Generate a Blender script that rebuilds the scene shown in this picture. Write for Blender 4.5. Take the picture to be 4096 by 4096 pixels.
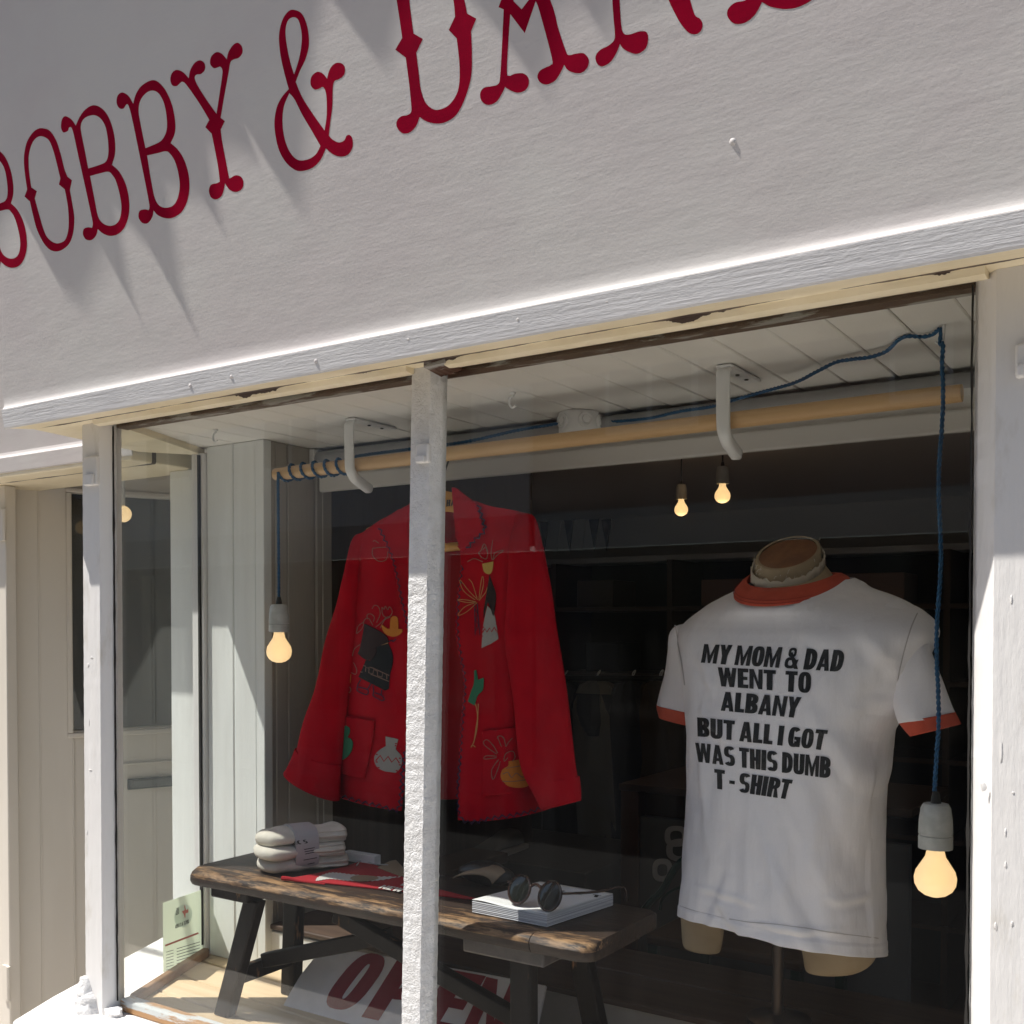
import bpy, bmesh, math, random
import numpy as np
from mathutils import Vector, noise
from mathutils.bvhtree import BVHTree
from mathutils.geometry import tessellate_polygon
random.seed(7)
for o in list(bpy.data.objects): bpy.data.objects.remove(o)
SC = bpy.context.scene; COL = SC.collection

# ------------------------------------------------------------------ camera
FPX = 4250.0; YAW = math.radians(33.5); PITCH = math.radians(-1.2)
PV = 2500 + FPX*math.tan(math.radians(1.2))          # row of the principal point
cam = bpy.data.cameras.new('camera'); camo = bpy.data.objects.new('camera', cam); COL.objects.link(camo)
cam.sensor_width = 36; cam.lens = FPX/4096*36; cam.shift_y = (PV-2048)/4096
cam.clip_start = 0.05; cam.clip_end = 400
camo.rotation_euler = (math.radians(90)+PITCH, 0, YAW); SC.camera = camo
# ------------------------------------------------------------------ light
SUN = Vector((.45, .30, -1.0)).normalized()           # direction the sunlight travels
w = bpy.data.worlds.new('World'); SC.world = w; w.use_nodes = True
nt = w.node_tree; bg = nt.nodes['Background']
sky = nt.nodes.new('ShaderNodeTexSky'); sky.sky_type = 'NISHITA'; sky.sun_disc = False
sky.sun_elevation = math.asin(-SUN.z); sky.sun_rotation = math.atan2(-SUN.x, -SUN.y)
nt.links.new(sky.outputs[0], bg.inputs[0]); bg.inputs[1].default_value = 0.100
sl = bpy.data.lights.new('sun', 'SUN'); sl.energy = 4.8; sl.angle = math.radians(.5); sl.color = (1, .955, .89)
so = bpy.data.objects.new('sun', sl); COL.objects.link(so); so.rotation_euler = SUN.to_track_quat('-Z', 'Y').to_euler(); so.location = (-4, -3, 8)
SC.view_settings.view_transform = 'Standard'; SC.view_settings.look = 'None'
SC.view_settings.exposure = 0.70; SC.view_settings.gamma = 1; SC.view_settings.use_curve_mapping = False
SC.cycles.max_bounces = 10; SC.cycles.diffuse_bounces = 5; SC.cycles.transparent_max_bounces = 16

# ------------------------------------------------------------------ survey helpers: photo pixel -> point on a known real plane
a_, p_ = YAW, PITCH
R_ = Vector((math.cos(a_), math.sin(a_), 0))
F_ = Vector((-math.sin(a_)*math.cos(p_), math.cos(a_)*math.cos(p_), math.sin(p_)))
U_ = R_.cross(F_)
def ray(u, v): return F_ + R_*((u-2048)/FPX) + U_*((PV-v)/FPX)
def atY(u, v, Y): d = ray(u, v); return d*(Y/d.y)
def atZ(u, v, z): d = ray(u, v); return d*(z/d.z)
def plane_hit(o, n):
    o, n = Vector(o), Vector(n).normalized()
    if n.y > 0: n = -n
    def f(u, v):
        d = ray(u, v); return d*(o.dot(n)/d.dot(n)), n
    return f
def lerp(a, b, t): return a+(b-a)*t

# ------------------------------------------------------------------ mesh helpers
class MB:
    def __init__(s): s.v = []; s.f = []
    def add(s, vs, fs):
        b = len(s.v); s.v += [Vector(p) for p in vs]; s.f += [tuple(i+b for i in f) for f in fs]; return s
    def hexa(s, b4, t4):
        return s.add(list(b4)+list(t4), [(3,2,1,0),(4,5,6,7),(0,1,5,4),(1,2,6,5),(2,3,7,6),(3,0,4,7)])
    def box(s, a, b):
        x0,x1 = sorted((a[0],b[0])); y0,y1 = sorted((a[1],b[1])); z0,z1 = sorted((a[2],b[2]))
        return s.hexa([(x0,y0,z0),(x1,y0,z0),(x1,y1,z0),(x0,y1,z0)], [(x0,y0,z1),(x1,y0,z1),(x1,y1,z1),(x0,y1,z1)])
    def bar(s, p, q, wv, dv):
        p, q, wv, dv = Vector(p), Vector(q), Vector(wv), Vector(dv)
        return s.hexa([p-wv-dv, p+wv-dv, p+wv+dv, p-wv+dv], [q-wv-dv, q+wv-dv, q+wv+dv, q-wv+dv])
    def prism(s, pts, h):                                # polygon pts (3D, planar) extruded by vector h
        n = len(pts); h = Vector(h); A = [Vector(p) for p in pts]
        tris = tessellate_polygon([A])
        return s.add(A+[p+h for p in A], [tuple(t) for t in tris]+[tuple(n+i for i in reversed(t)) for t in tris]+[(i,(i+1)%n,n+(i+1)%n,n+i) for i in range(n)])
    def rings(s, rs, cap=True, closed=True):
        n = len(rs[0]); vs = [p for r in rs for p in r]; fs = []
        for i in range(len(rs)-1):
            for j in range(n if closed else n-1):
                k = (j+1) % n; fs.append((i*n+j, i*n+k, (i+1)*n+k, (i+1)*n+j))
        if cap and closed:
            fs.append(tuple(reversed(range(n)))); b = (len(rs)-1)*n; fs.append(tuple(range(b, b+n)))
        return s.add(vs, fs)
    def tube(s, path, r, n=8, cap=True):
        P = [Vector(p) for p in path]; rs = []; up = None
        for i, p in enumerate(P):
            t = (P[min(i+1,len(P)-1)]-P[max(i-1,0)]).normalized()
            if up is None:
                up = Vector((0,0,1)) if abs(t.z) < .9 else Vector((1,0,0))
            a = (up - t*up.dot(t)).normalized(); up = a; b = t.cross(a)
            rr = r[i] if isinstance(r, (list,tuple)) else r
            rs.append([p+(a*math.cos(2*math.pi*k/n)+b*math.sin(2*math.pi*k/n))*rr for k in range(n)])
        return s.rings(rs, cap)
    def lathe(s, o, prof, n=24, ax=None, cap=True, sy=1.0):   # prof: (radius, z)
        o = Vector(o)
        rs = []
        for r, z in prof:
            ring = []
            for k in range(n):
                c, q = math.cos(2*math.pi*k/n)*r, math.sin(2*math.pi*k/n)*r*sy
                ring.append(o + (Vector((c,q,z)) if ax is None else ax[0]*c+ax[1]*q+ax[2]*z))
            rs.append(ring)
        return s.rings(rs, cap)
    def blob(s, c, r, n=8, seed=0, rough=.0):
        c = Vector(c); rs = []
        r = Vector(r) if hasattr(r, '__len__') else Vector((r,r,r))
        for i in range(1, n):
            th = math.pi*i/n; ring = []
            for k in range(n*2):
                ph = math.pi*k/n; d = Vector((math.sin(th)*math.cos(ph), math.sin(th)*math.sin(ph), math.cos(th)))
                q = 1+rough*noise.noise(d*1.7+Vector((seed,0,0))); ring.append(c+Vector((d.x*r.x, d.y*r.y, d.z*r.z))*q)
            rs.append(ring)
        return s.rings(rs)
ORG = {}
def build(name, mb, mat, parent=None, smooth=False, bevel=0, solid=0, seg=2):
    me = bpy.data.meshes.new(name); o = bpy.data.objects.new(name, me); COL.objects.link(o)
    org = Vector((0,0,0))
    if parent is not None:
        org = ORG[parent.name]; o.parent = parent
    elif mb.v:
        xs = np.array([tuple(p) for p in mb.v]); mn, mx = xs.min(0), xs.max(0)
        org = Vector(((mn[0]+mx[0])/2, (mn[1]+mx[1])/2, mn[2])); o.location = org
    ORG[o.name] = org
    me.from_pydata([p-org for p in mb.v], [], mb.f); me.validate()
    bm = bmesh.new(); bm.from_mesh(me)
    bmesh.ops.remove_doubles(bm, verts=bm.verts, dist=1e-6)
    bmesh.ops.recalc_face_normals(bm, faces=bm.faces); bm.to_mesh(me); bm.free()
    me.materials.append(mat)
    if smooth:
        for p in me.polygons: p.use_smooth = True
        if smooth != 2:
            me.set_sharp_from_angle(angle=math.radians(40))
    if solid:
        m = o.modifiers.new('solid', 'SOLIDIFY'); m.thickness = solid; m.offset = 0
    if bevel:
        m = o.modifiers.new('bevel', 'BEVEL'); m.width = bevel; m.segments = seg; m.limit_method = 'ANGLE'; m.angle_limit = math.radians(35)
        for p in me.polygons: p.use_smooth = True
        me.set_sharp_from_angle(angle=math.radians(30))
    return o
def empty(name, loc):
    o = bpy.data.objects.new(name, None); COL.objects.link(o); o.location = loc; ORG[o.name] = Vector(loc)
    o.empty_display_size = .05; return o
def tag(o, label, cat, group=None):
    o['label'] = label; o['category'] = cat
    if group: o['group'] = group
    return o
def thing(name, loc, label, cat, group=None): return tag(empty(name, loc), label, cat, group)
def structure(o): o['kind'] = 'structure'; return o

def smooth(pts, n=6):                                    # closed Catmull-Rom; a third value 1 marks a corner
    N = len(pts); out = []
    for i in range(N):
        p0, p1, p2, p3 = pts[i-1], pts[i], pts[(i+1)%N], pts[(i+2)%N]
        if len(p1) > 2: p0 = p1
        if len(p2) > 2: p3 = p2
        for k in range(n):
            t = k/n; q = []
            for c in (0,1):
                a,b,d,e = p0[c],p1[c],p2[c],p3[c]
                q.append(.5*(2*b+(d-a)*t+(2*a-5*b+4*d-e)*t*t+(3*b-a-3*d+e)*t**3))
            out.append(tuple(q))
    return out
def opens(pts, n=6):
    out = []; N = len(pts)
    for i in range(N-1):
        p0, p1, p2, p3 = pts[max(i-1,0)], pts[i], pts[i+1], pts[min(i+2,N-1)]
        for k in range(n):
            t = k/n
            out.append(tuple(.5*(2*b+(d-a)*t+(2*a-5*b+4*d-e)*t*t+(3*b-a-3*d+e)*t**3) for a,b,d,e in zip(p0,p1,p2,p3)))
    out.append(tuple(pts[-1])); return out
def flat_tris(loops):
    L = [[Vector((p[0],p[1],0)) for p in lp] for lp in loops]
    return [p for lp in L for p in lp], [tuple(t) for t in tessellate_polygon(L)]
def cut_grid(vs, ts, step):
    bm = bmesh.new(); V = [bm.verts.new(p) for p in vs]
    for t in ts:
        try: bm.faces.new([V[i] for i in t])
        except ValueError: pass
    us = [p.x for p in vs]; ws = [p.y for p in vs]
    for lo, hi, ax in ((min(us),max(us),0),(min(ws),max(ws),1)):
        k = math.floor(lo/step)+1
        while k*step < hi:
            co = Vector((0,0,0)); co[ax] = k*step; no = Vector((0,0,0)); no[ax] = 1
            bmesh.ops.bisect_plane(bm, geom=bm.verts[:]+bm.edges[:]+bm.faces[:], plane_co=co, plane_no=no); k += 1
    bm.verts.index_update()
    r = ([v.co.copy() for v in bm.verts], [tuple(v.index for v in f.verts) for f in bm.faces]); bm.free(); return r
def decal(mb, polys, hitfn, off=.001, step=0, lift=2e-5):  # polys: list of loop lists in photo pixels, laid onto a surface
    for i, loops in enumerate(polys):
        vs, ts = flat_tris(loops)
        if step: vs, ts = cut_grid(vs, ts, step)
        P = []
        last = None
        for p in vs:
            h = hitfn(p.x, p.y)
            if h is None: h = last
            if h is None: continue
            last = h; P.append(h[0]+h[1]*(off+i*lift))
        if len(P) == len(vs): mb.add(P, ts)
    return mb
def mesh_hit(*mbs):
    v = []; f = []
    for m in mbs:
        b = len(v); v += m.v; f += [tuple(i+b for i in q) for q in m.f]
    T = BVHTree.FromPolygons(v, f)
    def fn(u, w_):
        d = ray(u, w_).normalized(); h = T.ray_cast(Vector((0,0,0)), d)
        if h[0] is None:
            q = d*1.9; h2 = T.find_nearest(q)
            t = 1.9
            for _ in range(6):
                t = h2[0].dot(d); h2 = T.find_nearest(d*t)
            return d*t, (-d)
        n = h[1].normalized()
        if n.dot(d) > 0: n = -n
        return h[0], n
    return fn
def thread(mb, pts, hitfn, wpx, off=.002, n=4):           # a stitched line: a thin strip lying on a surface
    pts = opens(pts, n) if n > 1 else pts
    L = []; Rr = []
    for i, p in enumerate(pts):
        q0, q1 = pts[max(i-1,0)], pts[min(i+1,len(pts)-1)]
        dx, dy = q1[0]-q0[0], q1[1]-q0[1]; l = math.hypot(dx,dy) or 1
        nx, ny = -dy/l*wpx/2, dx/l*wpx/2
        a, b = hitfn(p[0]+nx,p[1]+ny), hitfn(p[0]-nx,p[1]-ny)
        L.append(a[0]+a[1]*off); Rr.append(b[0]+b[1]*off)
    k = len(L); mb.add(L+Rr, [(i,i+1,k+i+1,k+i) for i in range(k-1)]); return mb
def zigzag(pts, amp, pitch):
    out = []; s = 1; carry = 0
    for p, q in zip(pts, pts[1:]):
        d = math.hypot(q[0]-p[0], q[1]-p[1]); t = carry
        while t < d:
            x, y = lerp(p[0],q[0],t/d), lerp(p[1],q[1],t/d)
            out.append((x-(q[1]-p[1])/d*amp*s, y+(q[0]-p[0])/d*amp*s)); s = -s; t += pitch
        carry = t-d
    return out
def px_tube(secs, ratio, n=20):                           # secs: (uL,vL,uR,vR,Y[,ratio]) -> round limb between two outlines
    mb = MB(); rs = []
    for q in secs:
        a, b = atY(q[0],q[1],q[4]), atY(q[2],q[3],q[4]); c = (a+b)/2; h = (b-a)/2
        dpt = Vector((0,1,0))*h.length*(q[5] if len(q) > 5 else ratio)
        rs.append([c+h*math.cos(2*math.pi*k/n)+dpt*math.sin(2*math.pi*k/n) for k in range(n)])
    mb.rings(rs); return mb
def densify(secs, n=5):
    return opens([tuple(s) for s in secs], n)

# ------------------------------------------------------------------ block lettering (heavy condensed capitals), unit cap height
def se(cx, cy, rx, ry, a, e=2.7):
    c, s = math.cos(a), math.sin(a)
    return (cx+rx*math.copysign(abs(c)**(2/e), c), cy+ry*math.copysign(abs(s)**(2/e), s))
def band(cx, cy, rx, ry, sx, sy, a0, a1, n=14):
    a = [math.radians(lerp(a0,a1,i/n)) for i in range(n+1)]
    return [[se(cx,cy,rx,ry,t) for t in a]+[se(cx,cy,rx-sx,ry-sy,t) for t in reversed(a)]]
def ring(cx, cy, rx, ry, sx, sy, n=28):
    a = [2*math.pi*i/n for i in range(n)]
    return [[se(cx,cy,rx,ry,t) for t in a], [se(cx,cy,rx-sx,ry-sy,t) for t in reversed(a)]]
def rc(x0,y0,x1,y1): return [[(x0,y0),(x1,y0),(x1,y1),(x0,y1)]]
def qd(*p): return [list(p)]
def glyph(c):
    s, h, w = .265, .185, .60
    if c == 'I': return s, [rc(0,0,s,1)]
    if c == '-': return .3, [rc(0,.36,.3,.53)]
    if c == 'T': return .56, [rc(0,1-h,.56,1), rc(.28-s/2,0,.28+s/2,1-h)]
    if c == 'L': return .47, [rc(0,0,s,1), rc(s,0,.47,h)]
    if c == 'E': return .5, [rc(0,0,s,1), rc(s,0,.5,h), rc(s,1-h,.5,1), rc(s,.42,.46,.58)]
    if c == 'H': return w, [rc(0,0,s,1), rc(w-s,0,w,1), rc(s,.42,w-s,.6)]
    if c == 'N': return .62, [rc(0,0,.2,1), rc(.42,0,.62,1), qd((.2,1),(.2,.62),(.42,0),(.42,.38))]
    if c == 'M': return .78, [rc(0,0,.2,1), rc(.58,0,.78,1), qd((.2,1),(.2,.6),(.33,0),(.39,0),(.39,.42)), qd((.58,1),(.39,.42),(.39,0),(.45,0),(.58,.6))]
    if c == 'W': return .86, [qd((0,1),(.2,1),(.3,.35),(.28,0),(.13,0)), qd((.43,1),(.33,1),(.24,.25),(.28,0),(.35,0),(.43,.5)), qd((.86,1),(.66,1),(.56,.35),(.58,0),(.73,0)), qd((.43,1),(.53,1),(.62,.25),(.58,0),(.51,0),(.43,.5))]
    if c == 'A': return .64, [qd((0,0),(.22,0),(.35,.72),(.42,1),(.2,1)), qd((.64,0),(.42,0),(.32,.6),(.3,1),(.44,1)), rc(.2,.17,.45,.32)]
    if c == 'Y': return .6, [rc(.3-s/2,0,.3+s/2,.45), qd((0,1),(.23,1),(.33,.62),(.3+s/2,.44),(.3-s/2,.44)), qd((.6,1),(.37,1),(.27,.62),(.3-s/2,.44),(.3+s/2,.44))]
    if c == 'O': return w, [ring(w/2,.5,w/2,.5,s*.95,h)]
    if c == 'D': return w, [rc(0,0,s,1)]+[band(s*.6,.5,w-s*.6,.5,s,h,-90,90)]
    if c == 'P': return w, [rc(0,0,s,1), band(s*.7,.69,w-s*.7,.31,s,h*.95,-90,90)]
    if c == 'R': return w, [rc(0,0,s,1), band(s*.7,.71,w-s*.7,.29,s,h*.9,-90,90), qd((.24,.46),(.45,.5),(w+.02,0),(w-s+.02,0),(.33,.44))]
    if c == 'B': return w, [rc(0,0,s,1), band(s*.7,.73,w-s*.75,.27,s,h*.9,-90,90), band(s*.7,.28,w-s*.7,.28,s,h*.95,-90,90)]
    if c == 'U': return w, [rc(0,.3,s,1), rc(w-s,.3,w,1), band(w/2,.31,w/2,.31,s*.97,h,180,360)]
    if c == 'C': return w, [band(w/2,.5,w/2,.5,s,h,42,318,24)]
    if c == 'G': return w, [band(w/2,.5,w/2,.5,s,h,42,330,24), rc(.3,.36,w,.52), rc(w-.2,.02,w,.4)]
    if c == 'J': return .5, [rc(.5-s,.3,.5,1), band(.25,.3,.25,.3,s*.9,h,180,360)]
    if c == 'Z': return .5, [rc(0,1-h,.5,1), rc(0,0,.5,h), qd((.02,h),(.24,h),(.48,1-h),(.26,1-h))]
    if c == 'S': return w, [band(w/2,.715,w/2,.285,s*.95,h*.92,28,270,18), band(w/2,.285,w/2,.285,s*.95,h*.92,-152,90,18)]
    if c == '&': return .72, [ring(.3,.77,.2,.23,.12,.12,20), ring(.28,.27,.28,.27,.17,.14,24), qd((.14,.78),(.3,.78),(.72,0),(.5,0)), qd((.5,.42),(.66,.45),(.6,.2),(.45,.1))]
    return .20, []
def letters(par, mat_, t, TL, TR, BR, BL, hitfn, off=.001, step=0, gap=.07, name='letter'):
    """one object for every character of a line of lettering"""
    x = 0; items = []
    for c in t:
        w_, ps = glyph(c); items.append((x, ps)); x += w_+(gap if c != ' ' else 0)
    tot = x-gap
    for x0, ps in items:
        if not ps: continue
        mb = MB(); decal(mb, [[[tuple(lerp(lerp(BL[k],BR[k],(x0+q[0])/tot), lerp(TL[k],TR[k],(x0+q[0])/tot), q[1]) for k in (0,1)) for q in lp] for lp in loops] for loops in ps], hitfn, off, step)
        build(name, mb, mat_, par)
def text_polys(t, TL, TR, BR, BL, gap=.07):
    x = 0; items = []
    for c in t:
        w_, ps = glyph(c); items.append((x, ps)); x += w_+(gap if c != ' ' else 0)
    tot = x-gap; out = []
    for x0, ps in items:
        for loops in ps:
            out.append([[tuple(lerp(lerp(BL[k],BR[k],(x0+q[0])/tot), lerp(TL[k],TR[k],(x0+q[0])/tot), q[1]) for k in (0,1)) for q in lp] for lp in loops])
    return out

# ------------------------------------------------------------------ materials
def mat(name, col, rough=.6, col2=None, vscale=(4,4,4), vcon=(.4,.6), bump=None, bump2=None, bump3=None, spec=.5, metal=0, emit=None, sheen=0, detail=4):
    m = bpy.data.materials.new(name); m.use_nodes = True; n = m.node_tree.nodes; l = m.node_tree.links
    b = n['Principled BSDF']; b.inputs['Roughness'].default_value = rough; b.inputs['Metallic'].default_value = metal
    b.inputs['Specular IOR Level'].default_value = spec; b.inputs['Base Color'].default_value = (*col, 1)
    if sheen: b.inputs['Sheen Weight'].default_value = sheen; b.inputs['Sheen Roughness'].default_value = .5
    tc = n.new('ShaderNodeTexCoord')
    def nz(scale, det=detail):
        mp = n.new('ShaderNodeMapping'); mp.inputs['Scale'].default_value = scale; l.new(tc.outputs['Object'], mp.inputs[0])
        q = n.new('ShaderNodeTexNoise'); q.inputs['Scale'].default_value = 1; q.inputs['Detail'].default_value = det; q.inputs['Roughness'].default_value = .6
        l.new(mp.outputs[0], q.inputs[0]); return q
    if col2 is not None:
        q = nz(vscale); r = n.new('ShaderNodeValToRGB'); r.color_ramp.elements[0].position, r.color_ramp.elements[1].position = vcon
        r.color_ramp.elements[0].color = (*col,1); r.color_ramp.elements[1].color = (*col2,1)
        l.new(q.outputs['Fac'], r.inputs[0]); l.new(r.outputs[0], b.inputs['Base Color'])
    prev = None
    for bp in (bump, bump2, bump3):
        if bp:
            q = nz(bp[0], bp[2] if len(bp) > 2 else 4); k = n.new('ShaderNodeBump'); k.inputs['Distance'].default_value = bp[1]; k.inputs['Strength'].default_value = 1
            l.new(q.outputs['Fac'], k.inputs['Height'])
            if prev: l.new(prev.outputs[0], k.inputs['Normal'])
            prev = k
    if prev: l.new(prev.outputs[0], b.inputs['Normal'])
    if emit: b.inputs['Emission Color'].default_value = (*emit[0],1); b.inputs['Emission Strength'].default_value = emit[1]
    return m
def worn(name, top, under, scale, lo, hi, rough=.6, bump=((60,60,60),.0006), z_band=None):
    """paint over another coat or over wood: the lower coat shows where a noise field passes a threshold"""
    m = mat(name, top, rough, under, scale, (lo, hi), bump=bump, detail=8); return m
def translucent(name, col):
    m = bpy.data.materials.new(name); m.use_nodes = True; n = m.node_tree.nodes; l = m.node_tree.links; n.clear()
    o = n.new('ShaderNodeOutputMaterial'); mx = n.new('ShaderNodeMixShader'); a = n.new('ShaderNodeBsdfDiffuse'); b = n.new('ShaderNodeBsdfTranslucent')
    a.inputs[0].default_value = (*col,1); b.inputs[0].default_value = (*col,1); mx.inputs[0].default_value = .55
    l.new(a.outputs[0], mx.inputs[1]); l.new(b.outputs[0], mx.inputs[2]); l.new(mx.outputs[0], o.inputs[0]); return m
WHITE = (.74,.73,.72)
M = {}
M['fascia'] = mat('fascia_paint', (.645,.60,.585), .6, (.665,.635,.61), (3.5,3.5,5), bump=((20,20,185),.00019,5), bump2=((160,160,210),.00025,6), bump3=((6,6,14),.0011,3), spec=.25)
M['letter'] = mat('red_letter_paint', (.32,.0005,.022), .7, (.26,.0005,.020), (9,9,9), bump=((20,20,185),.0001,3), spec=.03)
M['frame'] = mat('white_gloss_paint', (.74,.725,.71), .42, (.60,.57,.52), (28,28,9), (.58,.76), bump=((60,60,7),.0014), bump2=((90,90,40),.0006), detail=9)
M['rough'] = mat('rough_white_paint', (.76,.755,.75), .6, (.68,.67,.66), (30,30,30), bump=((110,110,95),.0045,5), bump2=((420,420,380),.0012))
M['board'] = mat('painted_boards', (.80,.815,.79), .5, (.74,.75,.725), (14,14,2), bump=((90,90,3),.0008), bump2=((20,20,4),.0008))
M['shaded_board'] = mat('shaded_boards', (.42,.385,.34), .55, (.36,.33,.29), (8,8,1.5), bump=((90,90,3),.0006))  # the painted boards again in a darker colour, standing in for shade
M['ceil'] = mat('ceiling_paint', (.82,.80,.76), .55, (.76,.74,.70), (5,3,5), bump=((80,3,80),.0006))
M['door'] = mat('door_paint', (.68,.63,.555), .45, (.64,.59,.515), (5,5,1), bump=((30,30,3),.0005))
M['dark'] = mat('gap_dark', (.02,.018,.016), .8)
M['brownwood'] = worn('bare_brown_wood', (.075,.035,.02), (.30,.29,.27), (9,40,40), .52, .58)
M['floor'] = mat('pale_floor_boards', (.60,.46,.30), .5, (.48,.35,.21), (3,40,40), (.35,.75), bump=((5,60,60),.0005))
M['rail'] = mat('brown_rail', (.20,.11,.055), .5, (.33,.2,.11), (6,6,6), bump=((60,60,60),.0006))
M['pole'] = mat('pine_dowel', (.62,.41,.21), .5, (.50,.30,.13), (2,50,50), (.4,.75))
M['metalw'] = mat('white_enamel', (.72,.72,.71), .3)
M['porcelain'] = mat('glazed_porcelain', (.52,.52,.49), .3, (.45,.45,.42), (60,60,60), bump=((70,70,70),.0004))
M['black'] = mat('black_plastic', (.015,.014,.013), .4)
M['blue'] = mat('blue_cloth_flex', (.018,.10,.22), .8, (.012,.07,.16), (300,300,300))
M['linen'] = mat('dress_form_linen', (.42,.33,.22), .85, (.36,.28,.18), (12,12,12), bump=((500,500,500),.0004))
M['fray'] = mat('frayed_muslin', (.62,.56,.47), .9)
M['neckwood'] = mat('neck_wood', (.27,.11,.04), .4, (.20,.075,.025), (30,6,30))
M['tee'] = mat('white_jersey', (.86,.84,.88), .9, (.81,.80,.85), (7,7,7), bump=((24,24,7),.0028), bump2=((400,90,900),.00025), sheen=.1)
M['orange'] = mat('orange_rib', (.56,.085,.045), .9, (.48,.07,.035), (30,30,30), bump=((700,700,60),.0003))
M['print'] = mat('black_print', (.012,.013,.016), .6, (.03,.03,.035), (60,60,60), (.6,.75))
M['redwool'] = mat('red_wool', (.42,.003,.012), .95, (.35,.002,.010), (9,9,9), bump=((350,350,350),.0004), spec=.1)
M['redlining'] = mat('jacket_inside', (.32,.004,.010), .95)
M['stitch'] = mat('dark_stitch', (.035,.012,.04), .9)
M['goldthread'] = mat('gold_thread', (.45,.22,.07), .8)
M['greythread'] = mat('grey_thread', (.20,.11,.08), .8)
M['felt_brown'] = mat('brown_felt', (.022,.008,.008), .95)
M['felt_black'] = mat('black_felt', (.005,.006,.008), .95)
M['felt_orange'] = mat('orange_felt', (.52,.17,.018), .95)
M['felt_grey'] = mat('grey_felt', (.30,.29,.27), .95)
M['felt_green'] = mat('green_felt', (.02,.15,.075), .95)
M['felt_yellow'] = mat('yellow_felt', (.50,.33,.08), .95)
M['hanger'] = mat('varnished_hanger', (.55,.27,.05), .35)
M['wornwood'] = worn('worn_bench_paint', (.38,.21,.10), (.045,.028,.02), (7,45,45), .5, .6, .55, bump=((12,70,70),.0018))
M['darkwood'] = mat('dark_bench_paint', (.014,.010,.008), .5, (.23,.11,.045), (34,34,9), (.62,.68), bump=((40,40,12),.001), spec=.2, detail=8)
M['sock'] = mat('cream_knit', (.66,.62,.54), .95, (.60,.56,.48), (40,40,40), bump=((220,220,220),.0009))
M['paper'] = mat('white_paper', (.80,.80,.79), .6)
M['bandpaper'] = mat('grey_paper_band', (.42,.40,.41), .6)
M['pages'] = mat('page_edges', (.70,.70,.72), .7, (.42,.42,.46), (2,2,900), (.45,.55))
M['kraft'] = mat('kraft_card', (.30,.22,.14), .8)
M['pennant'] = mat('red_felt', (.34,.006,.014), .95)
M['featherw'] = mat('feather_print', (.55,.53,.50), .9)
M['lens'] = mat('dark_lens', (.01,.012,.01), .05)
M['shell'] = mat('dark_tortoiseshell', (.03,.012,.008), .2)
M['signw'] = mat('worn_sign_paint', (.84,.81,.81), .6, (.74,.71,.71), (8,8,8), bump=((40,40,40),.0004))
M['signred'] = mat('sign_red', (.26,.008,.02), .6)
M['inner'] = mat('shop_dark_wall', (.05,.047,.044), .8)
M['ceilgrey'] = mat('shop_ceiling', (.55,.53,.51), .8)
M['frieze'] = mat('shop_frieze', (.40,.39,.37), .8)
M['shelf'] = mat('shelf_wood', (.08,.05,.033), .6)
M['darkcloth'] = mat('dark_cloth', (.03,.031,.04), .95)
M['plank'] = mat('brown_planks', (.085,.052,.036), .5, (.06,.036,.025), (3,40,40), bump=((4,50,50),.0006))
M['steel'] = mat('brown_steel_rod', (.09,.07,.06), .35, metal=.6)
M['greenpaint'] = mat('green_enamel', (.01,.06,.04), .3)
M['shade'] = mat('lampshade', (.16,.10,.05), .9)
M['sticker'] = translucent('frosted_sticker', (.86,.90,.80))
M['stickprint'] = mat('sticker_print', (.10,.11,.11), .7)
M['stickred'] = mat('sticker_red', (.50,.15,.12), .7)
M['brick'] = mat('opposite_brick', (.22,.12,.09), .9)
M['render'] = mat('opposite_render', (.75,.73,.70), .9)
M['pave'] = mat('paving', (.48,.44,.39), .9, (.42,.39,.35), (3,3,3))
M['road'] = mat('asphalt', (.022,.022,.023), .9)
M['lead'] = mat('shadow_strip_grey', (.2,.2,.21), .6)
def lit_glass():
    m = bpy.data.materials.new('frosted_lit_glass'); m.use_nodes = True; n = m.node_tree.nodes; l = m.node_tree.links; n.clear()
    o = n.new('ShaderNodeOutputMaterial'); mx = n.new('ShaderNodeMixShader'); ad = n.new('ShaderNodeAddShader'); t = n.new('ShaderNodeBsdfTransparent'); d = n.new('ShaderNodeBsdfDiffuse'); e = n.new('ShaderNodeEmission')
    d.inputs[0].default_value = (.85,.78,.62,1); e.inputs[0].default_value = (1,.68,.34,1); e.inputs[1].default_value = .50; mx.inputs[0].default_value = .62
    l.new(d.outputs[0], ad.inputs[0]); l.new(e.outputs[0], ad.inputs[1]); l.new(t.outputs[0], mx.inputs[1]); l.new(ad.outputs[0], mx.inputs[2]); l.new(mx.outputs[0], o.inputs[0]); return m
M['bulb'] = lit_glass()
def glow_gas():
    m = bpy.data.materials.new('glowing_core'); m.use_nodes = True; n = m.node_tree.nodes; l = m.node_tree.links; n.clear()
    o = n.new('ShaderNodeOutputMaterial'); e = n.new('ShaderNodeEmission'); e.inputs[0].default_value = (1,.44,.05,1); e.inputs[1].default_value = 7; l.new(e.outputs[0], o.inputs['Volume']); return m
M['core'] = glow_gas()
M['filament'] = mat('lit_core', (.9,.7,.4), .3, emit=((1,.62,.25), 2.0))
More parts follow.
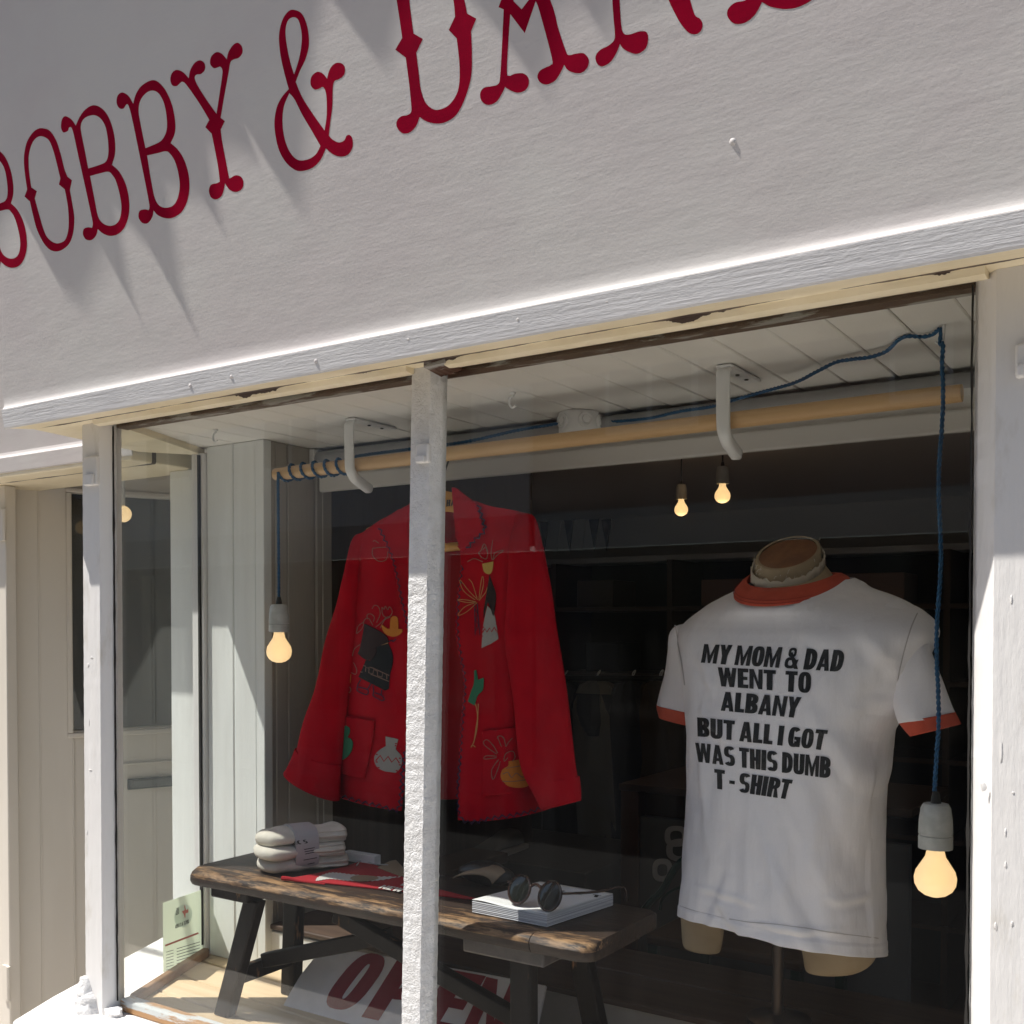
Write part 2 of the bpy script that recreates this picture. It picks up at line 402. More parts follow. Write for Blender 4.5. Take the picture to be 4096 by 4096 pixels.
def glass(name, tint, f0=1.45):
    m = bpy.data.materials.new(name); m.use_nodes = True; n = m.node_tree.nodes; l = m.node_tree.links; n.clear()
    o = n.new('ShaderNodeOutputMaterial'); mx = n.new('ShaderNodeMixShader'); t = n.new('ShaderNodeBsdfTransparent'); g = n.new('ShaderNodeBsdfGlossy')
    fr = n.new('ShaderNodeFresnel'); ge = n.new('ShaderNodeNewGeometry'); mr = n.new('ShaderNodeMapRange'); l.new(ge.outputs['Backfacing'], mr.inputs[0]); mr.inputs[3].default_value = f0; mr.inputs[4].default_value = 1/f0; l.new(mr.outputs[0], fr.inputs[0])   # same reflectance for the inner and outer face
    g.inputs["Roughness"].default_value = .0; t.inputs[0].default_value = (*tint,1)
    l.new(fr.outputs[0], mx.inputs[0]); l.new(t.outputs[0], mx.inputs[1]); l.new(g.outputs[0], mx.inputs[2]); 
    # a film of dust and wiped smears on the pane
    tc = n.new('ShaderNodeTexCoord'); mp = n.new('ShaderNodeMapping'); mp.inputs['Scale'].default_value = (16,16,2.5); l.new(tc.outputs['Object'], mp.inputs[0])
    q = n.new('ShaderNodeTexNoise'); q.inputs['Scale'].default_value = 1; q.inputs['Detail'].default_value = 8; q.inputs['Roughness'].default_value = .65; l.new(mp.outputs[0], q.inputs[0])
    r = n.new('ShaderNodeMapRange'); r.inputs[1].default_value = .42; r.inputs[2].default_value = .78; r.inputs[3].default_value = .0004; r.inputs[4].default_value = .0055; l.new(q.outputs['Fac'], r.inputs[0])
    du = n.new('ShaderNodeBsdfDiffuse'); du.inputs[0].default_value = (.7,.7,.68,1); m2 = n.new('ShaderNodeMixShader'); l.new(r.outputs[0], m2.inputs[0]); l.new(mx.outputs[0], m2.inputs[1]); l.new(du.outputs[0], m2.inputs[2])
    l.new(m2.outputs[0], o.inputs[0]); return m
M['glass'] = glass('window_glass', (.98,.99,.985), 1.42)
# cream head moulding: cracks run lengthwise where the old paint has split
def cream():
    m = mat('cream_cracked_paint', (.86,.765,.57), .45, (.78,.68,.48), (7,7,7), bump=((14,90,90),.0012)); n = m.node_tree.nodes; l = m.node_tree.links
    b = n['Principled BSDF']; src = b.inputs['Base Color'].links[0].from_socket
    tc = n['Texture Coordinate']; sx = n.new('ShaderNodeSeparateXYZ'); l.new(tc.outputs['Object'], sx.inputs[0])
    mp = n.new('ShaderNodeMapping'); mp.inputs['Scale'].default_value = (11,0,0); l.new(tc.outputs['Object'], mp.inputs[0])
    q = n.new('ShaderNodeTexNoise'); q.inputs['Detail'].default_value = 8; q.inputs['Roughness'].default_value = .7; q.inputs['Scale'].default_value = 1; l.new(mp.outputs[0], q.inputs[0])
    mp2 = n.new('ShaderNodeMapping'); mp2.inputs['Scale'].default_value = (5,0,0); mp2.inputs['Location'].default_value = (3.3,0,0); l.new(tc.outputs['Object'], mp2.inputs[0])
    q2 = n.new('ShaderNodeTexNoise'); q2.inputs['Detail'].default_value = 6; q2.inputs['Scale'].default_value = 1; l.new(mp2.outputs[0], q2.inputs[0])
    def mt(op, a, b_=None):
        k = n.new('ShaderNodeMath'); k.operation = op
        for i, x in enumerate((a, b_)):
            if x is None: continue
            if isinstance(x, (int,float)): k.inputs[i].default_value = x
            else: l.new(x, k.inputs[i])
        return k.outputs[0]
    line = mt('MULTIPLY', mt('SUBTRACT', q.outputs['Fac'], .5), .011)
    d = mt('ABSOLUTE', mt('SUBTRACT', mt('SUBTRACT', sx.outputs['Y'], -.013), line))
    wd = mt('MULTIPLY', mt('MAXIMUM', mt('SUBTRACT', q2.outputs['Fac'], .41), 0), .034)
    fac = mt('LESS_THAN', d, wd)
    mix = n.new('ShaderNodeMixRGB'); l.new(fac, mix.inputs[0]); l.new(src, mix.inputs[1]); mix.inputs[2].default_value = (.07,.045,.035,1)
    l.new(mix.outputs[0], b.inputs['Base Color']); return m
M['cream'] = cream()
# ================================================================== the building front
GZ = -1.55                                               # pavement level (camera height is the zero)
LEAN = .21; ZL = .4315                                    # the signboard leans out; ZL = top of the ledge strip
def fy(z): return 1.2355-LEAN*(z-ZL)
fascia_hit = plane_hit((0, fy(.45)-.0002, .45), (0, -1, -LEAN))
S_DIR = Vector((-.147, .35, 0)).normalized()             # the side window runs inwards and to the left
def extrude_x(mb, prof, x0, x1, cant=0):
    rs = []
    for x, c in ((x0, cant), (x1, 0)):
        rs.append([(x-c*(y-1.225), y, z) for y, z in prof])
    return mb.rings(rs)
# ground, street
structure(build('pavement', MB().box((-14,-.55,GZ-.2),(8,1.9,GZ)), M['pave']))
structure(build('road', MB().box((-40,-5.2,GZ-.4),(30,-.57,GZ-.1)), M['road']))
structure(build('far_pavement', MB().box((-40,-9,GZ-.2),(30,-5.22,GZ)), mat('far_paving', (.06,.06,.06), .9)))

f = thing('shop_fascia', (-1.0,1.31,.405), 'white painted brick-smooth signboard leaning out above the window with red lettering', 'signboard')
f['label'] = 'white signboard leaning out above the shop window with big red lettering'
prof = [(1.60,1.30),(fy(1.30),1.30),(fy(ZL+.03),ZL+.03),(fy(ZL+.016)-.0001,ZL+.016),(1.2318,ZL+.0105),(1.2308,ZL+.0068),(1.2290,ZL+.0044),(1.2268,ZL+.0031),(1.2250,ZL+.0027),(1.2250,ZL),(1.60,ZL)]
build('panel', extrude_x(MB(), prof, -2.045, 1.25, .20), M['fascia'], f, smooth=True)
mb = MB(); n = 60; rs = []
for i in range(n+1):
    x = lerp(-2.038, 1.25, i/n); j = .0012*noise.noise(Vector((x*7,0,0))); c = .20 if i == 0 else 0
    rs.append([(x-c*(y-1.225), y, z) for y, z in ((1.2305,ZL-.0003),(1.2210+j,ZL-.0003),(1.2272+j,.3972+j),(1.2288+j,.3947),(1.2305,.3947))])
build('ledge_strip', mb.rings(rs), mat('ledge_paint', (.70,.69,.69), .5, (.66,.65,.655), (5,5,5), bump=((9,9,230),.0008,3), bump2=((90,90,260),.0006)), f)
for u, v, r in ((2930,563,.0075),(3162,405,.0025),(3255,420,.0022),(3010,625,.0022),(3085,620,.0022),(3000,790,.003)):
    h = fascia_hit(u, v); build('painted_nail', MB().blob(h[0]+Vector((0,.0016+r*.9*.62,0)), (r,r*.9,r), 8, u, .2), M['fascia'], f, smooth=True)
for u, v in ((1258,1442),(755,1540),(2068,1275),(2425,1204),(3605,975),(1630,1355),(920,1505)):
    p = atY(u, v, 1.2215); build('painted_nail', MB().blob(p+Vector((0,.0036,0)), (.0036,.0024,.0036), 6, u, .3), M['fascia'], f, smooth=True)
# --- lettering, traced on the signboard plane
def c1(p): return (p[0]/1.38, p[1]/1.38)+tuple(p[2:])
def c2(p): return (1000+p[0]/1.2075, p[1]/1.2075)+tuple(p[2:])
def c3(p): return (2400+p[0]/1.139, p[1]/1.139)+tuple(p[2:])
O_ = ([(235,708),(275,722),(310,775),(335,850),(355,930),(372,975,1),(397,995,1),(386,1050,1),(400,1130),(410,1200),(405,1280),(385,1340),(350,1375),(312,1388),(275,1378),(240,1340),(205,1270),(185,1200),(165,1112,1),(135,1085,1),(150,1045,1),(140,980),(132,900),(135,840),(150,780),(180,733),(208,712)],
      [(235,753),(270,775),(295,835),(315,910),(333,985,1),(325,1018,1),(357,1045,1),(370,1110),(378,1180),(378,1260),(362,1320),(335,1340),(305,1342),(270,1320),(245,1280),(215,1180),(192,1095,1),(203,1055,1),(173,1035,1),(162,960),(158,900),(160,850),(178,790),(205,758)])
B_ = ([(365,642),(395,660),(418,693,1),(440,645),(470,605),(510,582),(550,590),(590,630),(620,700),(635,780),(635,850),(618,910,1),(660,950),(695,1020),(712,1100),(712,1180),(690,1250),(655,1290),(610,1302),(570,1290),(540,1265,1),(530,1300),(505,1325),(475,1322),(458,1295),(462,1265),(485,1255),(508,1258,1),(512,1230),(500,1170),(470,1030),(430,850),(405,735),(392,703),(380,706),(375,722),(350,731),(337,705),(340,665),(350,647)],
      [(487,930,1),(468,830),(450,740),(446,695),(458,662),(485,642),(525,637),(560,660),(585,710),(597,790),(597,855),(583,893),(550,910)],
      [(497,972,1),(550,957),(595,948),(615,960),(640,1000),(662,1080),(670,1150),(660,1210),(635,1240),(600,1246),(565,1230),(540,1190),(520,1090)])
B2 = ([(680,511),(710,530),(735,572,1),(750,520),(780,475),(830,445),(870,450),(915,500),(950,580),(967,670),(965,735),(942,790,1),(985,830),(1020,890),(1042,970),(1045,1050),(1030,1120),(1000,1172),(955,1202),(910,1204),(870,1187),(848,1162,1),(840,1200),(815,1232),(785,1230),(765,1200),(770,1165),(798,1156),(820,1160,1),(824,1130),(800,1000),(765,830),(728,650),(710,585),(700,575),(692,585),(680,600),(660,598),(645,575),(645,540),(658,517)],
      [(803,818,1),(775,680),(765,610),(775,555),(805,515),(840,500),(875,515),(905,570),(920,650),(920,715),(903,760),(875,787)],
      [(812,858,1),(870,845),(915,835),(938,848),(965,890),(985,960),(992,1030),(980,1095),(955,1135),(915,1147),(880,1135),(855,1095),(835,1000)])
Y_ = ([(975,386),(1010,398),(1042,432,1),(1050,388),(1075,347),(1105,333),(1130,352),(1131,385),(1110,408),(1085,412),(1075,430),(1090,470),(1140,550),(1195,628,1),(1210,530),(1226,420),(1227,385),(1215,368),(1202,372),(1180,376),(1160,352),(1166,312),(1195,288),(1225,297),(1252,328,1),(1260,290),(1285,250),(1312,236),(1335,257),(1338,292),(1318,319),(1290,328),(1272,345),(1262,400),(1240,520),(1218,650,1),(1241,669,1),(1218,716,1),(1228,790),(1245,880),(1262,970),(1268,984),(1300,968),(1330,976),(1344,1005),(1335,1043),(1300,1060),(1265,1045),(1242,1012,1),(1235,1050),(1220,1085),(1190,1101),(1163,1087),(1153,1050),(1165,1020),(1195,1012),(1213,1003,1),(1205,930),(1185,820),(1168,738,1),(1133,702,1),(1155,662,1),(1100,570),(1030,470),(1008,452),(995,458),(975,475),(950,470),(940,437),(950,402)],)
AMP = ([(208,47),(250,66),(277,130),(285,210),(270,280),(240,345),(221,395,1),(250,465),(300,545),(360,630,1),(370,560),(370,480),(364,440),(352,420),(335,428),(312,432),(293,410),(297,370),(325,347),(352,356),(372,380,1),(385,335),(410,307),(440,305),(458,325),(455,360),(430,382),(408,392),(400,425),(398,510),(388,590),(381,655,1),(400,675),(430,688),(455,678),(466,656),(482,652),(495,672),(495,712),(475,745),(440,757),(400,745),(366,716,1),(345,765),(310,805),(265,824),(220,822),(170,780),(135,710),(118,610),(126,530),(150,475),(187,430,1),(165,350),(146,260),(140,170),(155,100),(180,60)],
       [(212,83),(235,100),(249,160),(248,220),(235,290),(213,360,1),(192,290),(175,200),(172,140),(185,97)],
       [(190,450,1),(165,510),(157,580),(165,660),(190,730),(230,772),(280,770),(318,745),(340,705,1),(300,635),(250,550),(215,480)])
D_ = ([(820,565,1),(800,612),(770,640),(735,643),(710,615),(709,585),(730,562),(760,556),(778,540),(778,500),(768,400),(752,278,1),(702,240,1),(735,183,1),(722,90),(708,0),(697,-90),(688,-160),(672,-165),(650,-158),(636,-185),(648,-215),(680,-226),(712,-212),(735,-180,1),(790,-218),(860,-218),(940,-170),(1000,-90),(1035,0),(1048,65,1),(1093,90,1),(1068,150,1),(1072,260),(1068,370),(1040,470),(1000,550),(950,588),(900,597),(850,585)],
      [(765,-100),(770,0),(780,90),(790,162,1),(835,188,1),(803,255,1),(815,350),(825,430),(845,490),(875,522),(910,530),(960,508),(1000,450),(1012,380),(1010,290),(998,185,1),(960,145,1),(990,80,1),(982,0),(955,-70),(900,-140),(840,-165),(790,-150)])
A_ = ([(1232,420,1),(1215,455),(1190,492),(1150,507),(1118,487),(1112,450),(1130,424),(1170,416),(1198,406),(1208,370),(1218,200),(1225,45,1),(1200,35,1),(1216,-8,1),(1238,-20,1),(1265,-215,1),(1335,-215,1),(1450,0),(1490,140),(1525,245),(1540,266),(1575,259),(1612,258),(1636,287),(1630,325),(1600,352),(1560,350),(1532,335),(1518,313,1),(1500,350),(1475,388),(1435,408),(1402,398),(1388,370),(1400,342),(1430,325),(1453,313),(1458,280),(1400,60),(1380,5,1),(1327,160,1),(1257,68,1),(1248,200),(1241,345),(1252,366),(1280,356),(1318,354),(1342,372),(1347,405),(1330,435),(1295,448),(1260,438)],
      [(1272,5,1),(1312,45,1),(1352,-8,1),(1290,-120,1)])
# the N's slanting stroke ends in a ball (nearer crop): rebuild it from two simple outlines
N1 = ([(1787,212,1),(1770,255),(1740,300),(1700,321),(1675,305),(1669,272),(1690,242),(1730,221),(1757,196),(1762,160),(1755,80),(1750,0),(1745,-100),(1740,-180,1),(1774,-180,1),(1780,-100),(1785,0),(1793,120),(1806,162),(1835,166),(1880,152),(1915,155),(1923,190),(1910,235),(1870,260),(1830,251),(1800,232)],)
N2 = ([(258,-170,1),(300,-30),(350,78),(385,130),(410,152),(440,155),(462,137),(467,107),(455,85),(437,74),(425,50),(405,-20),(360,-170,1)],)
N3 = ([(399,-9,1),(428,-9,1),(440,-150),(452,-195),(478,-205),(476,-232),(440,-225),(402,-232),(398,-207),(418,-195),(414,-120)],)
def letter(loops, fn, shift=None):
    mb = MB(); lp = [[fn(p) for p in smooth(l, 5)] for l in loops]
    vs, ts = flat_tris(lp); P = [fascia_hit(p.x, p.y)[0] for p in vs]
    if shift: P = [p+Vector((shift,0,0)) for p in P]
    mb.add(P, ts); return build('letter', mb, M['letter'], f)
def fx(p): return fascia_hit(*p)[0].x
letter(B_, c1, fx(c1((148,1340)))-fx(c1((712,1140))))
letter(O_, c1); letter(B_, c1); letter(B2, c1); letter(Y_, c1); letter(AMP, c2); letter(D_, c2); letter(A_, c2); letter(N1, c2); letter(N2, c3); letter(N3, c3)
letter(D_, c2, fx(c3((580,32)))-fx(c2((709,600))))
# --- unseen strip added above the sign: front edge shaped to throw the long soft shadows
ZC = 1.30
pts = []
for u, v in ((-420,1000),(-60,1010),(40,790),(90,860),(210,1100),(310,1180),(400,960),(445,800),(500,1130),(560,1290),(620,1000),(655,720),(700,1110),(760,1290),(790,760),(815,570),(860,860),(890,930),(925,560),(950,420),(1010,600),(1150,790),(1180,760),(1245,120),(1290,-60),(1380,60),(1500,230),(1545,190),(1600,-60),(1800,-80),(1960,60),(2130,310),(2170,250),(2210,0),(2290,-40),(2390,110),(2420,60),(2470,-60),(2800,-120),(3300,-220),(4200,-320)):
    P = fascia_hit(u, v)[0]; r = ZC-P.z; pts.append((P.x-.45*r, .094*r))
pts.sort()
mb = MB(); rs = []
N = 420
for i in range(N+1):
    x = lerp(-3.2, 1.2, i/N)
    q = pts[0][1]
    for (x0,q0),(x1,q1) in zip(pts, pts[1:]):
        if x0 <= x <= x1: q = lerp(q0,q1,(x-x0)/(x1-x0+1e-9)); break
    else:
        if x > pts[-1][0]: q = pts[-1][1]
    y = fy(ZC)-max(q,.004)
    yb = 1.62 if x > -2.14 else y+.03
    rs.append([(x,yb,ZC+.002),(x,y,ZC+.002),(x,y-.0005,ZC+.008),(x,yb,ZC+(.03 if x > -2.14 else .012))])
tag(build('shadow_strip', mb.rings(rs), M['lead']), 'unseen strip added above the signboard, its edge shaped to cast shadows', 'shadow caster')
# wall above, party wall right
tag(build('upper_wall', MB().box((-9,1.55,1.34),(6,2.0,5.5)), M['render']), 'pale rendered upper wall of the shop building above the signboard', 'wall')

# ------------------------------------------------------------------ window
wn = thing('shop_window', (-1.05,1.31,-.79), 'cream and white painted shop window frame with large panes', 'window')
def slab(pts, z0, z1): return MB().prism([(x,y,z0) for x,y in pts], (0,0,z1-z0))
hd = slab([(-2.034,1.2308),(1.25,1.2308),(1.25,1.295),(1.25,1.352),(-1.86,1.352),(-2.02,1.72),(-2.108,1.60),(-2.047,1.295)], .4055, ZL-.0012)
for p in hd.v:
    if p.z < .41: p.z -= max(0, 1.295-p.y)*.15
build('head', hd, M['cream'], wn)
mb = MB()
for x0, x1 in ((-1.858,-1.062),(-.988,-.222)):
    rs = []
    for i in range(41):
        x = lerp(x0,x1,i/40); j = .0014*noise.noise(Vector((x*14,2,0)))
        rs.append([(x,1.302+j,.4054),(x,1.305+j,.3975+j),(x,1.318,.3955+j),(x,1.345,.402),(x,1.345,.4054)])
    mb.rings(rs)
build('head_moulding', mb, M['cream'], wn)
build('head_rebate', MB().box((-1.86,1.3565,.3985),(-.2,1.386,.418)), M['brownwood'], wn)
def post(name, foot, top, z0, z1, nz, amp, m, zlim):
    rs = []
    for i in range(nz+1):
        z = lerp(z0,z1,i/nz); t = i/nz; ring_ = []
        for (x,y),(X,Y_2) in zip(foot, top):
            k = amp*(1 if z < zlim else .25)
            d = Vector((noise.noise(Vector((x*120,z*110,y*120))), noise.noise(Vector((x*120,z*110+40,y*120))), 0))*k
            ring_.append((lerp(x,X,t)+d.x, lerp(y,Y_2,t)+d.y, z))
        rs.append(ring_)
    return build(name, MB().rings(rs), m, wn, smooth=True)
def dens(poly, k):
    out = []
    for i,(x,y) in enumerate(poly):
        X,Y2 = poly[(i+1)%len(poly)]
        out += [(lerp(x,X,j/k), lerp(y,Y2,j/k)) for j in range(k)]
    return out
Lp = dens([(-1.926,1.326),(-1.924,1.3225),(-1.870,1.3225),(-1.867,1.326),(-1.860,1.356),(-1.874,1.378),(-1.95,1.378)],1)
post('corner_post', Lp, [(x+.004,y) for x,y in Lp], -.79, .4053, 120, .0005, M['frame'], 1)
Mp = dens([(-1.0955,1.326),(-1.0935,1.3235),(-1.0565,1.3235),(-1.0535,1.327),(-1.0505,1.360),(-1.0955,1.360)],1)
post('mullion', Mp, [(x+.0275,y) for x,y in Mp], -.79, .4053, 520, .0008, M['rough'], .085)
Rp = [(-.2405,1.360),(-.2400,1.352),(-.2155,1.326),(-.2125,1.3225),(-.02,1.3225),(-.02,1.42),(-.2405,1.42)]
post('corner_post', Rp, Rp, -.79, .4053, 120, .0004, M['frame'], 1)
build('glass_pane', MB().box((-1.866,1.350,-.775),(-1.056,1.354,.41)), M['glass'], wn)
build('glass_pane', MB().box((-1.052,1.3502,-.775),(-.236,1.3542,.41)), M['glass'], wn)
a, b = Vector((-1.868,1.362,0)), Vector((-2.006,1.690,0))
nrm = Vector((-S_DIR.y, S_DIR.x, 0))*.002
build('glass_pane', MB().hexa([a-nrm+Vector((0,0,-.775)), a+nrm+Vector((0,0,-.775)), b+nrm+Vector((0,0,-.775)), b-nrm+Vector((0,0,-.775))], [a-nrm+Vector((0,0,.41)), a+nrm+Vector((0,0,.41)), b+nrm+Vector((0,0,.41)), b-nrm+Vector((0,0,.41))]), M['glass'], wn)
for a,b,k in ((-1.8575,-1.8535,1),(-.2445,-.2405,2)):
    rs = []
    for i in range(91):
        z = lerp(-.765,.40,i/90); wd = .0007+.0018*max(0,noise.noise(Vector((z*22,k*5,0)))+.15); xm = (a+b)/2+.0012*noise.noise(Vector((z*40,k*9,3)))
        rs.append([(xm-wd,1.3465,z),(xm+wd,1.3465,z),(xm+wd,1.3495,z),(xm-wd,1.3495,z)])
    build('glazing_seal', MB().rings(rs), M['dark'], wn)
build('rear_jamb', MB().box((-2.032,1.690,-.79),(-1.992,1.722,.4053)), M['frame'], wn, bevel=.003)
build('glazing_seal', MB().box((-2.004,1.684,-.76),(-1.998,1.6895,.4)), M['dark'], wn)
def lug(u0, v0, u1, v1, Y):
    p, q = atY(u0,v0,Y), atY(u1,v1,Y)
    build('shutter_lug', MB().box((p.x,Y-.007,p.z),(q.x,Y+.004,q.z)).box((lerp(p.x,q.x,.15),Y-.013,lerp(p.z,q.z,.62)),(lerp(p.x,q.x,.85),Y-.006,q.z-.001)), M['frame'], wn, bevel=.003)
lug(348,1830,398,1940,1.3225); lug(1672,1780,1722,1850,1.3225); lug(4064,1380,4110,1510,1.3225)
for u,v,r,sx_,sz in ((4045,2398,.0011,1,5),(4005,3010,.0014,1,8),(4052,3170,.0014,1,1),(4022,3330,.0010,1,5),(4022,3460,.0010,1,4),(3982,3705,.0015,1,3),(4048,3695,.0014,1,2),(3935,3148,.0034,1,1.6),(352,2660,.003,1,1.4),(366,2630,.0022,2,1),(356,2890,.0016,1,4),(362,3080,.002,3,1),(348,3330,.0024,1,2)):
    p = atY(u,v,1.3222); build('paint_chip', MB().blob(p, (r*sx_,.0006,r*sz), 6, u+v, .5), M['frame'], wn, smooth=True)
rs = []
for i in range(9):
    t = i/8; x = lerp(-1.024,-.984,t); k = .006*(1-t)+.003*noise.noise(Vector((x*300,2,0)))
    rs.append([(x,1.300,.3995-k*.3),(x,1.345,.3975-k),(x,1.345,.4053),(x,1.300,.4053)])
build('broken_moulding', MB().rings(rs), M['brownwood'], wn)
p = atY(345,3985,1.32)
mb = MB(); rs = []
for i in range(16):
    t = i/15; z = lerp(-.792,-.722,t); r = lerp(.030,.010,t**1.3)
    rs.append([(lerp(-1.91,-1.925,t)+math.cos(k*.5236)*r*(1+.5*noise.noise(Vector((k*.9,i*.35,1)))), 1.322+math.sin(k*.5236)*r*.9*(1+.5*noise.noise(Vector((k*.9,i*.35,7)))), z) for k in range(12)])
build('filler_lump', mb.rings(rs), M['rough'], wn, smooth=True)
for x in (-1.855,): build('filler_lump', MB().blob((-1.852,1.335,-.788), (.026,.016,.014), 8, 3, .6), M['rough'], wn, smooth=True)
build('front_bottom_rail', MB().box((-1.86,1.356,-.79),(-.23,1.384,-.764)), worn('peeling_rail', (.42,.23,.10), (.58,.60,.60), (9,50,50), .5, .56), wn, bevel=.004)
a, b = Vector((-1.872,1.385,-.775)), Vector((-1.996,1.682,-.775)); sd = Vector((S_DIR.y,-S_DIR.x,0))
build('side_bottom_rail', MB().bar(a+sd*.012, b+sd*.012, sd*.009, Vector((0,0,.011))), M['rail'], wn, bevel=.004)
# exterior sill and stall riser
def arc(cx, cy, r, a0, a1, n=8): return [(cx+r*math.cos(math.radians(lerp(a0,a1,i/n))), cy+r*math.sin(math.radians(lerp(a0,a1,i/n)))) for i in range(n+1)]
sill = [(1.25,1.19),(1.25,1.40),(-1.85,1.40),(-2.01,1.75),(-2.215,1.75),(-2.05,1.33)]+arc(-1.955,1.235,.045,200,270)
tag(build('window_sill', slab(sill, -.845, -.79), M['frame'], bevel=.008, seg=3), 'thick white painted sill under the shop window', 'sill')
tag(build('stall_riser', slab([(1.25,1.235),(1.25,1.5),(-1.86,1.5),(-2.0,1.74),(-2.17,1.74),(-2.02,1.32),(-1.96,1.235)], GZ, -.845), M['frame']), 'white painted low wall carrying the window sill', 'wall')

# ------------------------------------------------------------------ doorway at the left
df = thing('doorway', (-2.6,1.66,GZ), 'white painted recessed doorway at the left of the window', 'doorway')
DY = .352
prof = [(1.75,1.30),(fy(1.30)+DY,1.30),(fy(ZL+.016)+DY,ZL+.016),(1.2318+DY,ZL+.0105),(1.2308+DY,ZL+.0068),(1.2290+DY,ZL+.0044),(1.2250+DY,ZL+.0027),(1.2250+DY,ZL),(1.75,ZL)]
build('wall_panel', MB().rings([[(x,y,z) for y,z in prof] for x in (-4.2,-2.105)]), M['fascia'], df)
build('ledge_strip', MB().rings([[(x,y,z) for y,z in ((1.2305+DY,ZL-.0003),(1.2210+DY,ZL-.0003),(1.2272+DY,.3972),(1.2288+DY,.3947),(1.2305+DY,.3947))] for x in (-4.2,-2.105)]), M['fascia'], df)
build('lintel', MB().box((-4.2,1.2308+DY,.384),(-2.112,1.80,ZL-.0012)), M['cream'], df, bevel=.004)
build('door_post', MB().box((-2.185,1.75,GZ),(-2.040,1.805,.3838)), M['board'], df, bevel=.003)
build('door_post', MB().box((-2.93,1.668,GZ),(-2.770,1.70,.3838)), M['door'], df, bevel=.003)
build('side_panel', MB().box((-4.2,1.67,GZ),(-2.935,1.76,.3838)), M['door'], df)
build('ceiling_panel', MB().box((-3.1,1.802,.52),(-2.04,2.9,.54)), M['door'], df)
build('passage_wall', MB().box((-3.1,2.86,GZ),(-1.912,2.9,.52)), M['door'], df)
build('passage_wall', MB().box((-3.1,1.765,GZ),(-3.05,2.86,.52)), M['door'], df)
build('passage_wall', MB().box((-2.04,1.808,GZ),(-1.91,2.855,.52)), M['door'], df)
hp = Vector((-2.842,1.722,0)); dd = Vector((.387,.922,0)).normalized(); dn = Vector((dd.y,-dd.x,0))
def dpt(s, z, o): return hp+dd*s+dn*o+Vector((0,0,z))
def dbox(s0,s1,z0,z1,o0,o1): return MB().hexa([dpt(s0,z0,o1),dpt(s1,z0,o1),dpt(s1,z0,o0),dpt(s0,z0,o0)],[dpt(s0,z1,o1),dpt(s1,z1,o1),dpt(s1,z1,o0),dpt(s0,z1,o0)])
dr = thing('shop_door', (hp.x,hp.y,GZ), 'cream half glazed door standing open inwards beside the shop window', 'door')
build('stile', dbox(0,.165,-1.53,.50,-.04,0), M['door'], dr, bevel=.002)
build('stile', dbox(.62,.78,-1.53,.50,-.04,0), M['door'], dr, bevel=.002)
build('top_rail', dbox(.166,.619,.385,.50,-.04,-.001), M['door'], dr, bevel=.002)
build('lower_panel', dbox(.166,.619,-1.53,-.31,-.04,-.004), M['door'], dr, bevel=.002)
build('glazing_bead', dbox(.150,.166,-.315,.385,0,.008), M['door'], dr, bevel=.003)
build('glazing_bead', dbox(.150,.64,-.330,-.3155,0,.008), M['door'], dr, bevel=.003)
build('glazing_bead', dbox(.150,.64,.3855,.398,0,.008), M['door'], dr, bevel=.003)
build('bead_strip', dbox(.074,.079,-1.5,.5,0,.003), M['door'], dr, bevel=.001)
build('bead_strip', dbox(.163,.168,-1.5,-.331,-.003,.003), M['door'], dr, bevel=.001)
build('bead_strip', dbox(.30,.66,-.42,-.415,-.004,.003), M['door'], dr, bevel=.001)
build('glass_pane', dbox(.166,.62,-.312,.385,-.024,-.02), M['glass'], dr)
build('backing', dbox(.16,.63,-.32,.39,-.06,-.045), M['inner'], dr)
lb = build('letterbox', dbox(.318,.56,-.495,-.462,-.002,.006), mat('letterbox_dark', (.045,.06,.065), .4, metal=.4), dr, bevel=.002)
build('flap', dbox(.328,.55,-.489,-.468,.006,.009), M['stickprint'], lb, bevel=.002)
for v0, v1 in ((2040,2165),(3850,3985)):
    z0, z1 = atY(30,v1,1.68).z, atY(30,v0,1.68).z
    build('hinge', MB().box((-2.795,1.660,z0),(-2.7695,1.6675,z1)).tube([(-2.764,1.660,z0),(-2.764,1.660,z1)], .0055, 8), M['door'], dr)
# ================================================================== the display space
FZ = -.785; CZ = .42
def side_x(y): return -1.863-(y-1.35)*.42                # inner face of the side window
# ceiling boards
dc = empty('display_ceiling', (-1.0,1.6,CZ)); structure(dc)
x = -2.06; wb = .0845
while x < -.12:
    y0 = 1.386
    for xx in (x,):
        if xx < -1.865: y0 = max(1.386, min(1.70, 1.35+(-1.863-(xx+wb))/.42+.015))
    if x+wb < -1.81 and y0 < 1.6: y1 = 1.905
    else: y1 = 1.905
    j = random.uniform(0,.0012)
    build('board', MB().box((x+.001,y0,CZ+j),(x+wb-.001,y1,CZ+.012)), M['ceil'], dc, bevel=.0022, seg=1); x += wb
structure(build('ceiling_void', MB().box((-2.08,1.386,CZ+.014),(-.08,1.905,CZ+.03)), M['dark']))
